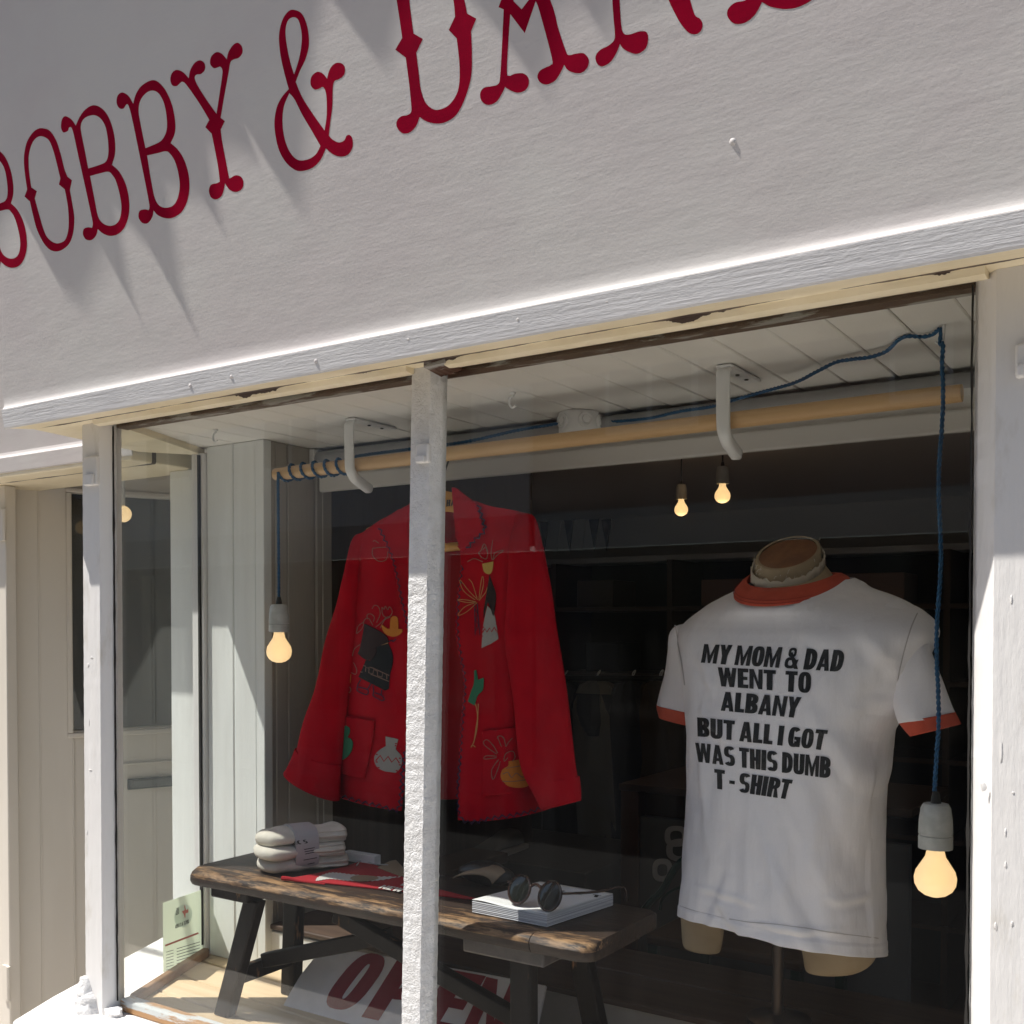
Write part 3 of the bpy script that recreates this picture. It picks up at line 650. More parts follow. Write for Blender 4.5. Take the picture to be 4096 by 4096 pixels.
# floor boards, laid a little askew
fl = empty('display_floor', (-1.0,1.5,FZ)); structure(fl)
sk = .079
def yline(c, x): return c+sk*(-1.85-x)
def lx(c):
    x = -1.9
    for _ in range(20): x = side_x(yline(c,x))+.004
    return x
c = 1.558-.091*2
while c < 1.86:
    a0, a1 = c+.001, c+.0895
    xa, xb = lx(a0), lx(a1); z1 = FZ
    P = [(xa,yline(a0,xa)),(-.1,yline(a0,-.1)),(-.1,yline(a1,-.1)),(xb,yline(a1,xb))]
    P = [(px,max(py,1.386)) for px,py in P]
    if P[3][1]-P[0][1] > .004:
        build('board', MB().prism([(px,py,FZ-.014) for px,py in P], (0,0,.014)), M['floor'], fl, bevel=.003, seg=1)
    c += .091
structure(build('floor_base', slab([(-1.86,1.37),(-.1,1.37),(-.1,2.0),(-2.0,2.0),(-1.99,1.68)], FZ-.03, FZ-.0145), M['dark']))
# boarded cheek facing the street, and the return
cw = empty('board_wall', (-1.9,1.70,FZ)); structure(cw)
for x0, x1 in ((-1.990,-1.901),(-1.899,-1.826)):
    build('board', MB().box((x0,1.700,FZ),(x1,1.718,CZ)), M['board'], cw, bevel=.003, seg=2)
build('corner_trim', MB().box((-1.8245,1.698,FZ),(-1.797,1.722,CZ)), M['board'], cw, bevel=.002)
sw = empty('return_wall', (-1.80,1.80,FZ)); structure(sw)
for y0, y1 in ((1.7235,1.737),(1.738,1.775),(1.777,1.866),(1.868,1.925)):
    build('board', MB().box((-1.82,y0,FZ),(-1.8005,y1,CZ)), M['shaded_board'], sw, bevel=.003, seg=2)
# step along the back: white riser, brown boards on top
pl = empty('display_step', (-1.0,1.86,FZ)); structure(pl)
PT = -.685
build('riser', MB().box((-1.80,1.722,FZ),(-.1,1.735,PT-.013)), mat('step_riser_paint', (.46,.44,.42), .6, (.40,.37,.34), (6,6,6)), pl)
build('riser_panel', MB().box((-1.80,1.716,FZ),(-1.62,1.7215,PT-.016)), M['board'], pl, bevel=.003)
for k,(y0,y1,m) in enumerate(((1.712,1.858,'plank'),(1.861,2.0,'plank'))):
    build('plank', MB().box((-1.80 if k == 0 else -1.80,y0,PT-.012),(-.1,y1,PT)), M[m], pl, bevel=.003)
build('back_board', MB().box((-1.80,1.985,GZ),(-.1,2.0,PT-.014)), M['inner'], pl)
# header above the blind
structure(build('header_beam', MB().box((-1.86,1.906,.40),(.1,1.96,.56)), M['ceilgrey']))
structure(build('right_cheek', MB().box((-.098,1.43,GZ),(-.06,2.0,.56)), M['board']))

# ------------------------------------------------------------------ hanging pole, brackets, hooks, box
PY = 1.645
pa, pb = Vector((-1.703,PY,.3265)), Vector((-.309,PY,.3350))
n = 40; rs = []
for i in range(n+1):
    t = i/n; q = lerp(0,1,t); c = pa.lerp(pb,t); r = .0138*(1+.03*noise.noise(Vector((i*.3,0,0))))*(.93 if i in (0,n) else 1)
    rs.append([c+Vector((0,math.cos(k*math.pi/8),math.sin(k*math.pi/8)))*r for k in range(16)])
tag(build('hanging_pole', MB().rings(rs), M['pole'], smooth=True), 'round pine pole slung under the display ceiling', 'pole')
def bracket(X, label):
    b = thing('pole_bracket', (X,1.63,CZ), label, 'bracket', 'pole brackets')
    y0 = PY-.026
    build('plate', MB().box((X-.0135,y0,CZ-.006),(X+.0135,y0+.135,CZ-.0005)), M['metalw'], b, bevel=.004, seg=3)
    path = [(X,y0+.012,CZ-.004),(X,y0+.001,CZ-.012),(X,y0-.001,CZ-.03),(X,y0,.33),(X,y0+.004,.312),(X,y0+.016,.2995),(X,y0+.035,.291),(X,y0+.062,.281)]
    path = opens(path, 5); mb = MB(); rs = []
    for i, p in enumerate(path):
        t = i/(len(path)-1); P = Vector(p); q0, q1 = Vector(path[max(i-1,0)]), Vector(path[min(i+1,len(path)-1)]); d = (q1-q0).normalized(); nn = Vector((0,d.z,-d.y))
        wd = lerp(.0120,.0100,min(1,max(0,(t-.35)/.4))); th = lerp(.0035,.0105,min(1,max(0,(t-.35)/.4)))
        if i == len(path)-1: wd *= .8; th *= .8
        rs.append([P+Vector((1,0,0))*wd*se(0,0,1,1,k*math.pi/8,3)[0]+nn*th*se(0,0,1,1,k*math.pi/8,3)[1] for k in range(16)])
    build('arm', mb.rings(rs), M['metalw'], b, smooth=True)
    for dy in (.06,.10): build('screw', MB().lathe((X,y0+dy,CZ-.0072), [(.0035,.001),(.0035,-.0005),(.002,-.001)], 10), M['black'], b)
bracket(-1.466, 'white metal pole bracket wrapped beside the coiled blue flex'); bracket(-.664, 'white metal pole bracket near the bare end of the pole')
def cup_hook(u, v, label):
    p = atZ(u, v, CZ); X, Y = p.x, p.y
    path = [(X,Y,CZ),(X,Y,CZ-.008)]+[(X+.010*math.sin(a)*.8, Y, CZ-.0175+.0105*math.cos(a)) for a in [math.radians(d) for d in range(0,-250,-25)]]
    tag(build('cup_hook', MB().tube(opens(path,3), .0022, 8).lathe((X,Y,CZ-.001), [(.006,0),(.005,-.003)], 12), M['metalw'], smooth=True), label, 'hook', 'ceiling hooks')
cup_hook(2052,1568,'white cup hook in the ceiling right of the mullion'); cup_hook(862,1716,'white cup hook in the ceiling near the corner post')
hk = atZ(3775,1300,CZ)
tag(build('cup_hook', MB().tube([(hk.x,hk.y,CZ),(hk.x,hk.y,CZ-.02),(hk.x-.005,hk.y,CZ-.027),(hk.x-.011,hk.y,CZ-.022)], .002, 8), M['metalw'], smooth=True), 'white cup hook carrying the blue flex at the far right', 'hook', 'ceiling hooks')
jb = (-1.055,1.835)
j = thing('junction_box', (jb[0],jb[1],CZ), 'round white ceiling junction box behind the pole', 'junction box')
build('body', MB().lathe((jb[0],jb[1],CZ-.001), [(.040,0),(.041,-.01),(.0405,-.038),(.036,-.046),(.02,-.048)], 32), M['metalw'], j, smooth=True)
for ang in (-1.95,-.75,.3):
    d = Vector((math.cos(ang),math.sin(ang),0)); q = Vector((-d.y,d.x,0))
    build('cable_gland', MB().lathe(Vector((jb[0],jb[1],CZ-.020))+d*.038, [(.015,0),(.0145,.006),(.011,.006),(.0105,.004),(.0075,.004),(.007,.007),(.003,.007)], 20, (q,Vector((0,0,1)),d)), M['metalw'], j, smooth=True)

# ------------------------------------------------------------------ blue twisted flex and pendants
def flex(path, parent_label, cat='cable', r=.0021, turn=.016, name='blue_flex'):
    P = [Vector(p) for p in path]; out = [[],[]]; s = 0
    Q = [P[0]]
    for a, b in zip(P, P[1:]):
        L = (b-a).length; m = max(1, int(L/.0022)); Q += [a.lerp(b,i/m) for i in range(1,m+1)]
    for i, p in enumerate(Q):
        t = (Q[min(i+1,len(Q)-1)]-Q[max(i-1,0)]).normalized(); ref = Vector((0,1,0)) if abs(t.y) < .8 else Vector((1,0,0))
        a = (ref-t*ref.dot(t)).normalized(); b = t.cross(a)
        if i: s += (p-Q[i-1]).length
        ph = 2*math.pi*s/turn
        for k in (0,1): out[k].append(p+(a*math.cos(ph+k*math.pi)+b*math.sin(ph+k*math.pi))*r*.72)
    mb = MB()
    for k in (0,1): mb.tube(out[k], r, 5)
    return mb
def bulb_prof(R): return [(.0125,0),(.0125,-.012),(.0145,-.022),(.021,-.034),(.0275,-.046),(.030,-.058),(.0288,-.070),(.024,-.080),(.016,-.087),(.007,-.0905),(.0005,-.091)]
def pendant(P, label, s=1.0, holder=True):
    P = Vector(P); X, Y, Z = P
    t = thing('pendant_lamp', (X,Y,Z), label, 'lamp', 'hanging lamps')
    build('bulb', MB().lathe((X,Y,Z), [(r*s*.97,z*s*.84) for r,z in bulb_prof(1)], 28), M['bulb'], t, smooth=2)
    build('core', MB().lathe((X,Y,Z-.042*s), [(.0005,.028*s),(.009*s,.022*s),(.016*s,.008*s),(.020*s,-.006*s),(.018*s,-.018*s),(.010*s,-.027*s),(.0005,-.030*s)], 20), M['core'], t, smooth=True)
    if holder:
        build('holder', MB().lathe((X,Y,Z), [(.0185*s,-.006*s),(.0235*s,-.006*s),(.0235*s,.012*s),(.0222*s,.0128*s),(.0222*s,.014*s),(.0235*s,.0148*s),(.0228*s,.035*s),(.0205*s,.052*s),(.017*s,.058*s),(.006*s,.059*s)], 28), M['porcelain'], t, smooth=True)
        build('cord_grip', MB().lathe((X,Y,Z+.058*s), [(.0075*s,0),(.0065*s,.008*s),(.0045*s,.017*s),(.003*s,.018*s)], 14), M['black'], t, smooth=True)
    return t
# left lamp hangs off the coils round the pole
def pz(x): return lerp(pa.z,pb.z,(x-pa.x)/(pb.x-pa.x))
BL = Vector((-1.679,1.629,-.010)); lt = pendant(BL, 'glowing bulb on short blue flex hanging left of the red jacket', .93)
top = pz(-1.679)
path = [tuple(BL+Vector((0,0,.067))), (BL.x+.0006,1.6285,.10), (BL.x,1.6285,.25), (BL.x,1.6283,top)]
turns = 5.5
for i in range(int(turns*14)+1):
    a = math.pi+ -2*math.pi*i/14; xx = lerp(-1.679,-1.494,i/(turns*14)); path.append((xx, PY+math.cos(a)*.0168, pz(xx)+math.sin(-a)*.0168))
path += opens([(-1.485,PY+.004,pz(-1.48)+.018),(-1.44,PY+.006,pz(-1.44)+.020),(-1.30,PY+.01,pz(-1.3)+.021),(-1.21,PY+.03,pz(-1.2)+.026),(-1.14,1.735,.378),(-1.10,1.79,.393),(-1.073,1.803,.398)], 8)
tag(build('blue_flex', flex(path, ''), M['blue'], smooth=True), 'blue twisted flex coiled round the left end of the pole', 'cable')
BR = Vector((-.3185,1.540,-.302)); rt = pendant(BR, 'glowing bulb on long blue flex hanging right of the printed shirt', .96)
pr = [(2380,1690,1.86),(2480,1684,1.845),(2600,1672,1.83),(2720,1645,1.80),(2850,1625,1.775),(2960,1592,1.755),(3070,1562,1.735),(3180,1530,1.71),(3260,1490,1.69),(3340,1450,1.675),(3400,1438,1.665),(3480,1428,1.655),(3545,1405,1.645),(3590,1362,1.638),(3630,1345,1.632),(3690,1347,1.622),(3730,1338,1.605),(3762,1316,1.590)]
path = [tuple(min((atY(u,v,Y), atZ(u,v,CZ-.004)), key=lambda p: p.z)) for u,v,Y in pr]; h = Vector((hk.x-.004,hk.y-.003,CZ-.026))
path += [tuple(h),(h.x+.006,h.y-.010,h.z-.004),(h.x+.006,h.y-.016,h.z-.03)]
path = opens(path, 6)
dn_ = [(h.x+.006,h.y-.016,h.z-.03)]
for i in range(1,14):
    t = i/13; dn_.append((lerp(h.x+.006,BR.x,t)+.0022*math.sin(t*17), lerp(h.y-.016,BR.y,t), lerp(h.z-.03,BR.z+.073,t)))
path += opens(dn_, 4)[1:]
tag(build('blue_flex', flex(path, '', r=.0020), M['blue'], smooth=True), 'blue twisted flex draped across the ceiling to the right hand lamp', 'cable')

# ------------------------------------------------------------------ roller blind
rb = thing('roller_blind', (-1.0,1.86,.40), 'rolled up white roller blind along the back of the display', 'blind')
build('tube', MB().tube([(-1.785,1.868,.392),(-.11,1.868,.392)], .022, 20), mat('blind_roll', (.34,.34,.34), .6), rb, smooth=True)
build('fabric', MB().box((-1.762,1.848,.335),(-.11,1.851,.392)), mat('blind_cloth', (.66,.64,.60), .8), rb)
build('bottom_bar', MB().box((-1.762,1.838,.312),(-.11,1.852,.350)), mat('blind_bar', (.66,.64,.60), .5), rb, bevel=.005, seg=3)
build('bracket', MB().box((-1.8,1.845,.365),(-1.783,1.89,.418)), M['metalw'], rb, bevel=.003)
mb = MB()
for dx, dy in ((0,0),(.011,.008)):
    z = .375
    while z > -.52:
        mb.lathe((-1.777+dx,1.848+dy,z), [(.0004,.0021),(.0019,.001),(.0019,-.001),(.0004,-.0021)], 6); z -= .0058
build('bead_chain', mb, mat('chain_bead', (.50,.48,.44), .4), rb, smooth=True)
# ================================================================== goods in the window
# ---------------- bench
ZB = -.487; BY0, BY1 = 1.402, 1.650; BX0, BX1 = -1.712, -.786
def bench_mat():
    m = mat('bench_top_paint', (.05,.032,.024), .5, (.035,.025,.02), (9,60,60), bump=((14,110,110),.0012), bump2=((60,60,60),.0006), spec=.25); n = m.node_tree.nodes; l = m.node_tree.links
    b = n['Principled BSDF']; src = b.inputs['Base Color'].links[0].from_socket; tc = n['Texture Coordinate']
    sx = n.new('ShaderNodeSeparateXYZ'); l.new(tc.outputs['Object'], sx.inputs[0])
    def nz(sc, det=8):
        mp = n.new('ShaderNodeMapping'); mp.inputs['Scale'].default_value = sc; l.new(tc.outputs['Object'], mp.inputs[0])
        q = n.new('ShaderNodeTexNoise'); q.inputs['Detail'].default_value = det; q.inputs['Roughness'].default_value = .68; q.inputs['Scale'].default_value = 1; l.new(mp.outputs[0], q.inputs[0]); return q.outputs['Fac']
    def mt(op, a, c=None, cl=False):
        k = n.new('ShaderNodeMath'); k.operation = op; k.use_clamp = cl
        for i, x in enumerate((a, c)):
            if x is None: continue
            if isinstance(x,(int,float)): k.inputs[i].default_value = x
            else: l.new(x, k.inputs[i])
        return k.outputs[0]
    # wear from the front arris inwards; none low down on the front face where the black paint survives
    edge = mt('SUBTRACT', .88, mt('MULTIPLY', mt('ABSOLUTE', mt('SUBTRACT', sx.outputs['Y'], BY0+.015-1.5)), 6.0))
    low = mt('MULTIPLY', mt('LESS_THAN', sx.outputs['Z'], ZB-.014+.52), .40)
    val = mt('SUBTRACT', mt('ADD', mt('MULTIPLY', nz((13,75,75)), 1.0), mt('MULTIPLY', edge, .55)), low)
    fac = mt('MULTIPLY', mt('SUBTRACT', val, .90), 9, True)
    r = n.new('ShaderNodeValToRGB'); r.color_ramp.elements[0].color = (.13,.072,.04,1); r.color_ramp.elements[1].color = (.40,.245,.125,1); r.color_ramp.elements[0].position = .35; r.color_ramp.elements[1].position = .65
    l.new(nz((20,120,120)), r.inputs[0])
    mx = n.new('ShaderNodeMixRGB'); l.new(fac, mx.inputs[0]); l.new(src, mx.inputs[1]); l.new(r.outputs[0], mx.inputs[2]); l.new(mx.outputs[0], b.inputs['Base Color']); return m
bn = thing('bench', (-1.25,1.5,-.52), 'small worn dark wooden bench with trestle legs in the window', 'bench')
def slab_rough(x0, x1, seed):
    mb = MB(); rs = []; N = 60
    for i in range(N+1):
        x = lerp(x0,x1,i/N); ring_ = []
        t = min((x-BX0)/.03, (BX1-x)/.03, 1); rr = .022*(1-math.sqrt(max(0,1-(1-max(t,0))**2)))
        for y, z in ((BY0+.004,-.030),(BY0-.001,-.022),(BY0-.002,-.012),(BY0+.003,-.005),(BY0+.012,-.001),(BY0+.03,0),(BY0+.08,0),(BY0+.14,0),(BY1-.01,0),(BY1,-.006),(BY1,-.028),(BY0+.1,-.030)):
            k = noise.noise(Vector((x*16,y*30,z*60+seed)))*.0022 if z < -.0005 or y < BY0+.04 else 0
            yy = y + (rr if y < BY0+.05 else (-rr if y > BY1-.05 else 0))
            ring_.append((x, yy+k, ZB+z+k*.3))
        rs.append(ring_)
    return mb.rings(rs)
BM = bench_mat()
build('seat', slab_rough(BX0, -.896, 0), BM, bn, smooth=True)
build('seat_end', slab_rough(-.8945, BX1, 5), BM, bn, smooth=True)
build('batten', MB().box((-1.668,BY0+.026,ZB-.056),(-1.562,BY1-.02,ZB-.030)), M['darkwood'], bn, bevel=.004)
build('batten', MB().box((-1.045,BY0+.026,ZB-.060),(-.885,BY1-.02,ZB-.030)), mat('grey_batten', (.07,.06,.06), .5, (.12,.10,.09), (20,20,20)), bn, bevel=.004)
def leg(p, q, wx=.0205, wy=.013, m='darkwood'): build('leg', MB().bar(p, q, (wx,0,0), (0,wy,0)), M[m], bn, bevel=.004)
zt = ZB-.052
leg((-1.655,1.452,FZ),(atY(1020,3640,1.452).x,1.452,zt)); leg((-1.630,1.612,FZ),(-1.612,1.606,zt))
xr = atY(2096,3900,1.45).x
leg((xr,1.450,FZ),(xr,1.450,zt-.002)); q0 = atY(2296,3830,1.605); leg((q0.x+.055,1.620,PT+.001 if 1.62 > 1.70 else FZ),(q0.x,1.605,zt+.02))
build('stretcher', MB().bar((-1.638,1.458,-.708),(-1.622,1.604,-.700),(.010,0,0),(0,0,.017)), M['darkwood'], bn, bevel=.003)
build('stretcher', MB().bar((xr+.004,1.456,-.715),(xr+.05,1.61,-.708),(.010,0,0),(0,0,.017)), M['darkwood'], bn, bevel=.003)
def brace(u0,v0,u1,v1,Y,hw):
    p, q = atY(u0,v0,Y), atY(u1,v1,Y); d = (q-p).normalized(); build('brace', MB().bar(p, q, Vector((-d.z,0,d.x))*hw, (0,.011,0)), M['darkwood'], bn, bevel=.003)
brace(1060,3840,1560,3742,1.530,.015); brace(1345,3655,2068,4075,1.506,.015)

# ---------------- OPEN sign leaning under the bench
pn = Vector((0,-.62,.60)).normalized(); po = Vector((-1.4,1.556,FZ+.001)); ph = plane_hit(po, pn)
def onp(u,v): return ph(u,v)[0]
P = [onp(u,v) for u,v in ((1132,4020),(1150,3985),(1200,3900),(1252,3835),(1300,3788),(1500,3815),(1700,3853),(1950,3895),(2185,3942))]
for x in (P[-1].x+.03,): P += [Vector((x,1.556,FZ+.001))]
P += [Vector((-1.36,1.556,FZ+.001)), onp(1172,4062)]
sg = thing('open_sign', (-1.3,1.58,FZ), 'chipped white board lettered OPEN in dark red propped under the bench', 'sign')
build('board', MB().prism([p-pn*.006 for p in P], pn*.006), M['signw'], sg, bevel=.0015, seg=1)
for ch, q in (('O',((1445,3800),(1572,3832),(1410,4052),(1272,4022))),('P',((1588,3842),(1745,3876),(1602,4102),(1446,4068))),('E',((1798,3878),(1945,3905),(1806,4145),(1658,4112))),('N',((1946,3908),(2088,3940),(1988,4187),(1832,4155)))):
    letters(sg, M['signred'], ch, *q, ph, .0008)

# ---------------- socks
zb = ZB+.0015
A = atZ(1012,3490,zb); B = atZ(1362,3452,zb); ax = (B-A); LN = ax.length; ax.normalize(); sdv = Vector((-ax.y,ax.x,0))
sk_ = thing('sock_bundle', tuple(A), 'folded stack of cream knitted socks in a grey paper band', 'socks')
def loft(fn, n0, n1): return MB().rings([[fn(i/n0, 2*math.pi*k/n1) for k in range(n1)] for i in range(n0+1)])
def sock(i):
    h = .0265; z0 = zb+h*i+.0135; off = (.0,-.006,.004)[i]; sh = (.008,0,.006)[i]
    def fn(t, a):
        e = min(1, math.sin(min(t/.16,1)*math.pi/2)**.6 if t < .16 else 1)*(1 if t < .93 else math.sqrt(max(.04,1-((t-.93)/.07)**2)))
        e = max(e, .03); pinch = 1.06-.20*math.exp(-((t-.52)/.15)**2)+.05*noise.noise(Vector((t*7,i*5,2)))
        p = A+ax*(sh+LN*t)+sdv*(off-.002)
        c, s = se(0,0,1,1,a,2.4)
        w_ = .047*e*pinch*(1+.05*noise.noise(Vector((t*6,i*3,0)))); th = .0158*e**.7*(1+.22*noise.noise(Vector((t*6+9,i*3,1))))*(1-.14*math.exp(-((t-.53)/.15)**2))
        rib = 1+(.05*math.sin(s*9+i)+.02*math.sin(a*22))*min(1,max(0,(t-.58)/.08))
        sag = .004*math.sin(t*9+i*2)*(c*.5+.5)
        return p+sdv*c*w_*rib+Vector((0,0,z0-p.z+s*th*rib+sag))
    return build('sock', loft(fn, 44, 48), M['sock'], sk_, smooth=True)
for i in range(3): sock(i)
def bandf(t, a):
    c, s = se(0,0,1,1,a,3.2); p = A+ax*(LN*lerp(.40,.66,t)); return p+sdv*c*.0515+Vector((0,0,zb+.0435-p.z+s*.0435))
bm_ = loft(bandf, 6, 48); bd = build('paper_band', bm_, M['bandpaper'], sk_, smooth=True)
hf = mesh_hit(bm_)
letters(bd, M['print'], 'SOCKS', (1150,3368),(1225,3358),(1232,3372),(1160,3384), hf, .0009)
mb = MB()
for k,(u0,v0,u1,v1) in enumerate(((1216,3398,1258,3390),(1218,3407,1256,3400),(1220,3416,1258,3408),(1214,3440,1268,3430),(1230,3456,1258,3450))): thread(mb, [(u0,v0),(u1,v1)], hf, 3, .0009, 1)
build('fine_print', mb, M['print'], bd)['kind'] = 'stuff'
# ---------------- pennant
zp = ZB+.004; ppl = plane_hit((0,0,zp),(0,0,1))
pe = thing('pennant', tuple(atZ(1400,3530,zp)), 'red felt pennant with a white feather lying on the bench', 'pennant')
pts = [atZ(u,v,zp-.0025) for u,v in smooth([(1134,3519,1),(1250,3500),(1380,3468),(1452,3444,1),(1462,3442,1),(1560,3490),(1690,3540),(1830,3580),(1945,3606,1),(1800,3590),(1600,3567),(1350,3540)],4)]
build('felt', MB().prism(pts, (0,0,.002)), M['pennant'], pe)
a, b = atZ(1136,3518,zp), atZ(1190,3523,zp)
build('fold', MB().tube([a+Vector((-.004,0,.002)), a.lerp(b,.5)+Vector((0,-.002,.003)), b, atZ(1300,3537,zp)], [.0045,.004,.003,.0015], 8), M['pennant'], pe, smooth=True)
mb = MB(); fe = []
ctr = [(1262,3519),(1320,3505),(1400,3512),(1500,3516),(1600,3508)]
up_, dn2 = [], []
cs = opens(ctr, 10)
for i,(x,y) in enumerate(cs):
    t = i/(len(cs)-1); wd = 19*math.sin(math.pi*min(1,t*1.05+.03))**.6*(1-.35*t)+(3.5 if i%2 else 0)
    up_.append((x+4,y-wd*.8)); dn2.append((x,y+wd*.7))
decal(mb, [[up_+dn2[::-1]]], ppl, .0006)
feather = build('feather', mb, M['featherw'], pe)
mb = MB(); decal(mb, [[smooth([(1400,3515),(1430,3503),(1490,3506),(1515,3514),(1490,3524),(1430,3528)],4)]], ppl, .0012); build('feather_stripe', mb, M['kraft'], feather)
for tx_, q in (('TI',((1622,3524),(1665,3530),(1640,3548),(1592,3541))),('NEW',((1537,3541),(1622,3556),(1600,3569),(1512,3553))),('L',((1745,3558),(1758,3560),(1752,3572),(1738,3570)))): letters(pe, M['featherw'], tx_, *q, ppl, .0006)
tg = thing('swing_tag', tuple(atZ(1570,3470,zp)), 'brown card swing tag tied on behind the red pennant', 'tag')
build('card', MB().prism([atZ(u,v,zp) for u,v in ((1510,3472),(1560,3445),(1584,3441),(1640,3500),(1600,3505))], (0,0,.001)), M['kraft'], tg)
build('string', MB().tube(opens([tuple(atZ(u,v,zp+.002)) for u,v in ((1426,3462),(1440,3445),(1452,3440),(1470,3447),(1500,3456),(1552,3459))],6), .0011, 6), M['featherw'], tg, smooth=True)
# ---------------- magazine and sunglasses
z0 = ZB+.001; fl_, fr_, rr_ = atZ(1889,3650,z0), atZ(2187,3709,z0), atZ(2452,3622,z0); bk_ = fl_+rr_-fr_
mg = thing('magazine', tuple((fl_+rr_)/2), 'thick white magazine lying at the right end of the bench', 'magazine')
mb = MB(); TH = .0195; rs = []
quad = [fl_,fr_,rr_,bk_]
for k in range(15):
    t = k/14; e = [(1 if k%2 else -1)*.0003]
    c = (fl_+rr_)/2; rs.append([p+(p-c).normalized()*((.0005 if k%2 else -.0004)+.0006*noise.noise(Vector((k*.7,i,0))))+Vector((0,0,TH*t)) for i,p in enumerate(quad)])
mb.rings(rs); build('page_block', mb, M['pages'], mg)
cv = MB(); n = 16; vs = []; fs = []
for i in range(n+1):
    for k in range(n+1):
        s, t = i/n, k/n; p = (fl_.lerp(fr_,s)).lerp(bk_.lerp(rr_,s), t)
        vs.append(p+Vector((0,0,TH+.0012+.0022*math.sin(s*7+.6)*(1-t)*(.3+.7*(1-s)))))
for i in range(n):
    for k in range(n): fs.append((i*(n+1)+k,(i+1)*(n+1)+k,(i+1)*(n+1)+k+1,i*(n+1)+k+1))
cv.add(vs, fs); cover = build('cover', cv, M['paper'], mg, smooth=True, solid=.0008)
ch_ = plane_hit((0,0,z0+TH+.0014),(0,0,1))
for tx_, q in (('Y',((2236,3560),(2262,3566),(2240,3577),(2216,3571))),('T',((2372,3579),(2406,3584),(2396,3592),(2368,3589))),('-',((2318,3577),(2332,3579),(2326,3584),(2312,3582)))): letters(cover, M['print'], tx_, *q, ch_, .001)
zt2 = z0+TH+.003
P1, P2 = atZ(2062,3620,zt2), atZ(2184,3648,zt2); d = (P2-P1).normalized(); bkv = Vector((-d.y,d.x,0)); upv = (Vector((0,0,1))+bkv*.42).normalized()
sgz = thing('sunglasses', tuple(P1), 'dark round sunglasses resting on the white magazine', 'sunglasses')
R2 = .0222
for c0 in (P1+upv*.026, P2+upv*.026):
    fr = build('rim', MB().tube([c0+d*R2*math.cos(t*math.pi/16)+upv*R2*1.05*math.sin(t*math.pi/16) for t in range(33)], .0023, 8, False), M['shell'], sgz, smooth=True)
    build('lens', MB().rings([[c0+d*R2*math.cos(t*math.pi/16)*q+upv*R2*1.05*math.sin(t*math.pi/16)*q-bkv*(.003*(1-q*q)) for t in range(32)] for q in (1,.7,.35,.02)]), mat_lens if 'mat_lens' in globals() else M['lens'], fr, smooth=True)
m1, m2 = P1+upv*.034+d*R2*.93, P2+upv*.034-d*R2*.93
build('bridge', MB().tube(opens([tuple(m1),tuple((m1+m2)/2+upv*.006),tuple(m2)],6), .0024, 8), M['shell'], sgz, smooth=True)
h1 = P1+upv*.034-d*R2; h2 = P2+upv*.034+d*R2
build('temple', MB().tube(opens([tuple(h2),tuple(h2+d*.006+bkv*.004),tuple(h2+bkv*.06+d*.028-Vector((0,0,.004))),tuple(h2+bkv*.105+d*.045-Vector((0,0,.002))),tuple(h2+bkv*.112+d*.048-Vector((0,0,.026)))],6), .0021, 6), M['shell'], sgz, smooth=True)
build('temple', MB().tube(opens([tuple(h1),tuple(h1-d*.007+bkv*.004),tuple(h1+bkv*.05-d*.004-Vector((0,0,.012))),tuple(h1+bkv*.10-Vector((0,0,.028)))],6), .0021, 6), M['shell'], sgz, smooth=True)
# ---------------- cap with tan brim, small white box
cc = atZ(1930,3545,ZB)
cp = thing('cap', tuple(cc), 'dark cap with a tan curved brim behind the sunglasses', 'cap')
Yc = 1.592; br = [atY(u,v,Yc) for u,v in opens([(1829,3505),(1870,3484),(1933,3469),(1985,3474),(2018,3487),(2020,3502),(2003,3520),(1987,3531)],5)]
lo = [atY(u,v,Yc) for u,v in opens([(1829,3507),(1868,3494),(1935,3494),(1972,3508),(1986,3531)],5)]
up2 = [atY(u,v,Yc) for u,v in opens([(1829,3504),(1870,3484),(1933,3469),(1985,3475),(2019,3488)],5)]
build('brim', MB().rings([[a+Vector((0,.020*math.sin(i/20*3.1),0)) for i,a in enumerate(up2)],[a.lerp(b,.5)+Vector((0,-.006,.001)) for a,b in zip(up2,lo)],[b+Vector((0,-.014,0)) for b in lo]], False, False), M['kraft'], cp, smooth=True, solid=.002)
build('crown', MB().blob((cc.x+.005,1.617,ZB+.024),(.058,.026,.022), 10, 4, .15), M['black'], cp, smooth=True)
q = atZ(1372,3442,ZB+.001); tag(build('card_box', MB().box((q.x,q.y+.0,ZB+.001),(q.x+.085,min(q.y+.05,1.648),ZB+.020)), M['paper'], bevel=.001), 'small white card box beside the folded socks', 'box')

# ---------------- notice stuck to the side pane (seen from behind, so the print is reversed)
so_ = Vector((-1.8645,1.352,0)); sn = Vector((S_DIR.y,-S_DIR.x,0)); sh_ = plane_hit(so_+sn*.004, sn)
nc = thing('notice', tuple(sh_(730,3720)[0]), 'pale notice stuck inside the side pane with reversed print', 'notice')
build('sheet', MB().prism([sh_(u,v)[0] for u,v in ((651,3612),(802,3560),(812,3820),(653,3890))], sn*.0006), M['sticker'], nc)
mb = MB()
def z8(x,y): return (600+x/2.76, 3500+y/2.76)
decal(mb, [[[z8(363+100*math.cos(k*.2618),450+125*math.sin(k*.2618)-(100*math.cos(k*.2618))*.22) for k in range(24)]]], sh_, -.0010)
build('disc', mb, translucent('sticker_disc', (.70,.76,.72)), nc)
letters(nc, M['stickprint'], 'JUST A CARD', z8(425,488), z8(275,548), z8(272,592), z8(424,532), sh_, -.0014)
mb = MB()
for k in range(5): thread(mb, [z8(276+2*k,440-16*k), z8(300,430-16*k), z8(316,418-14*k)], sh_, 3.2, -.0014, 3)
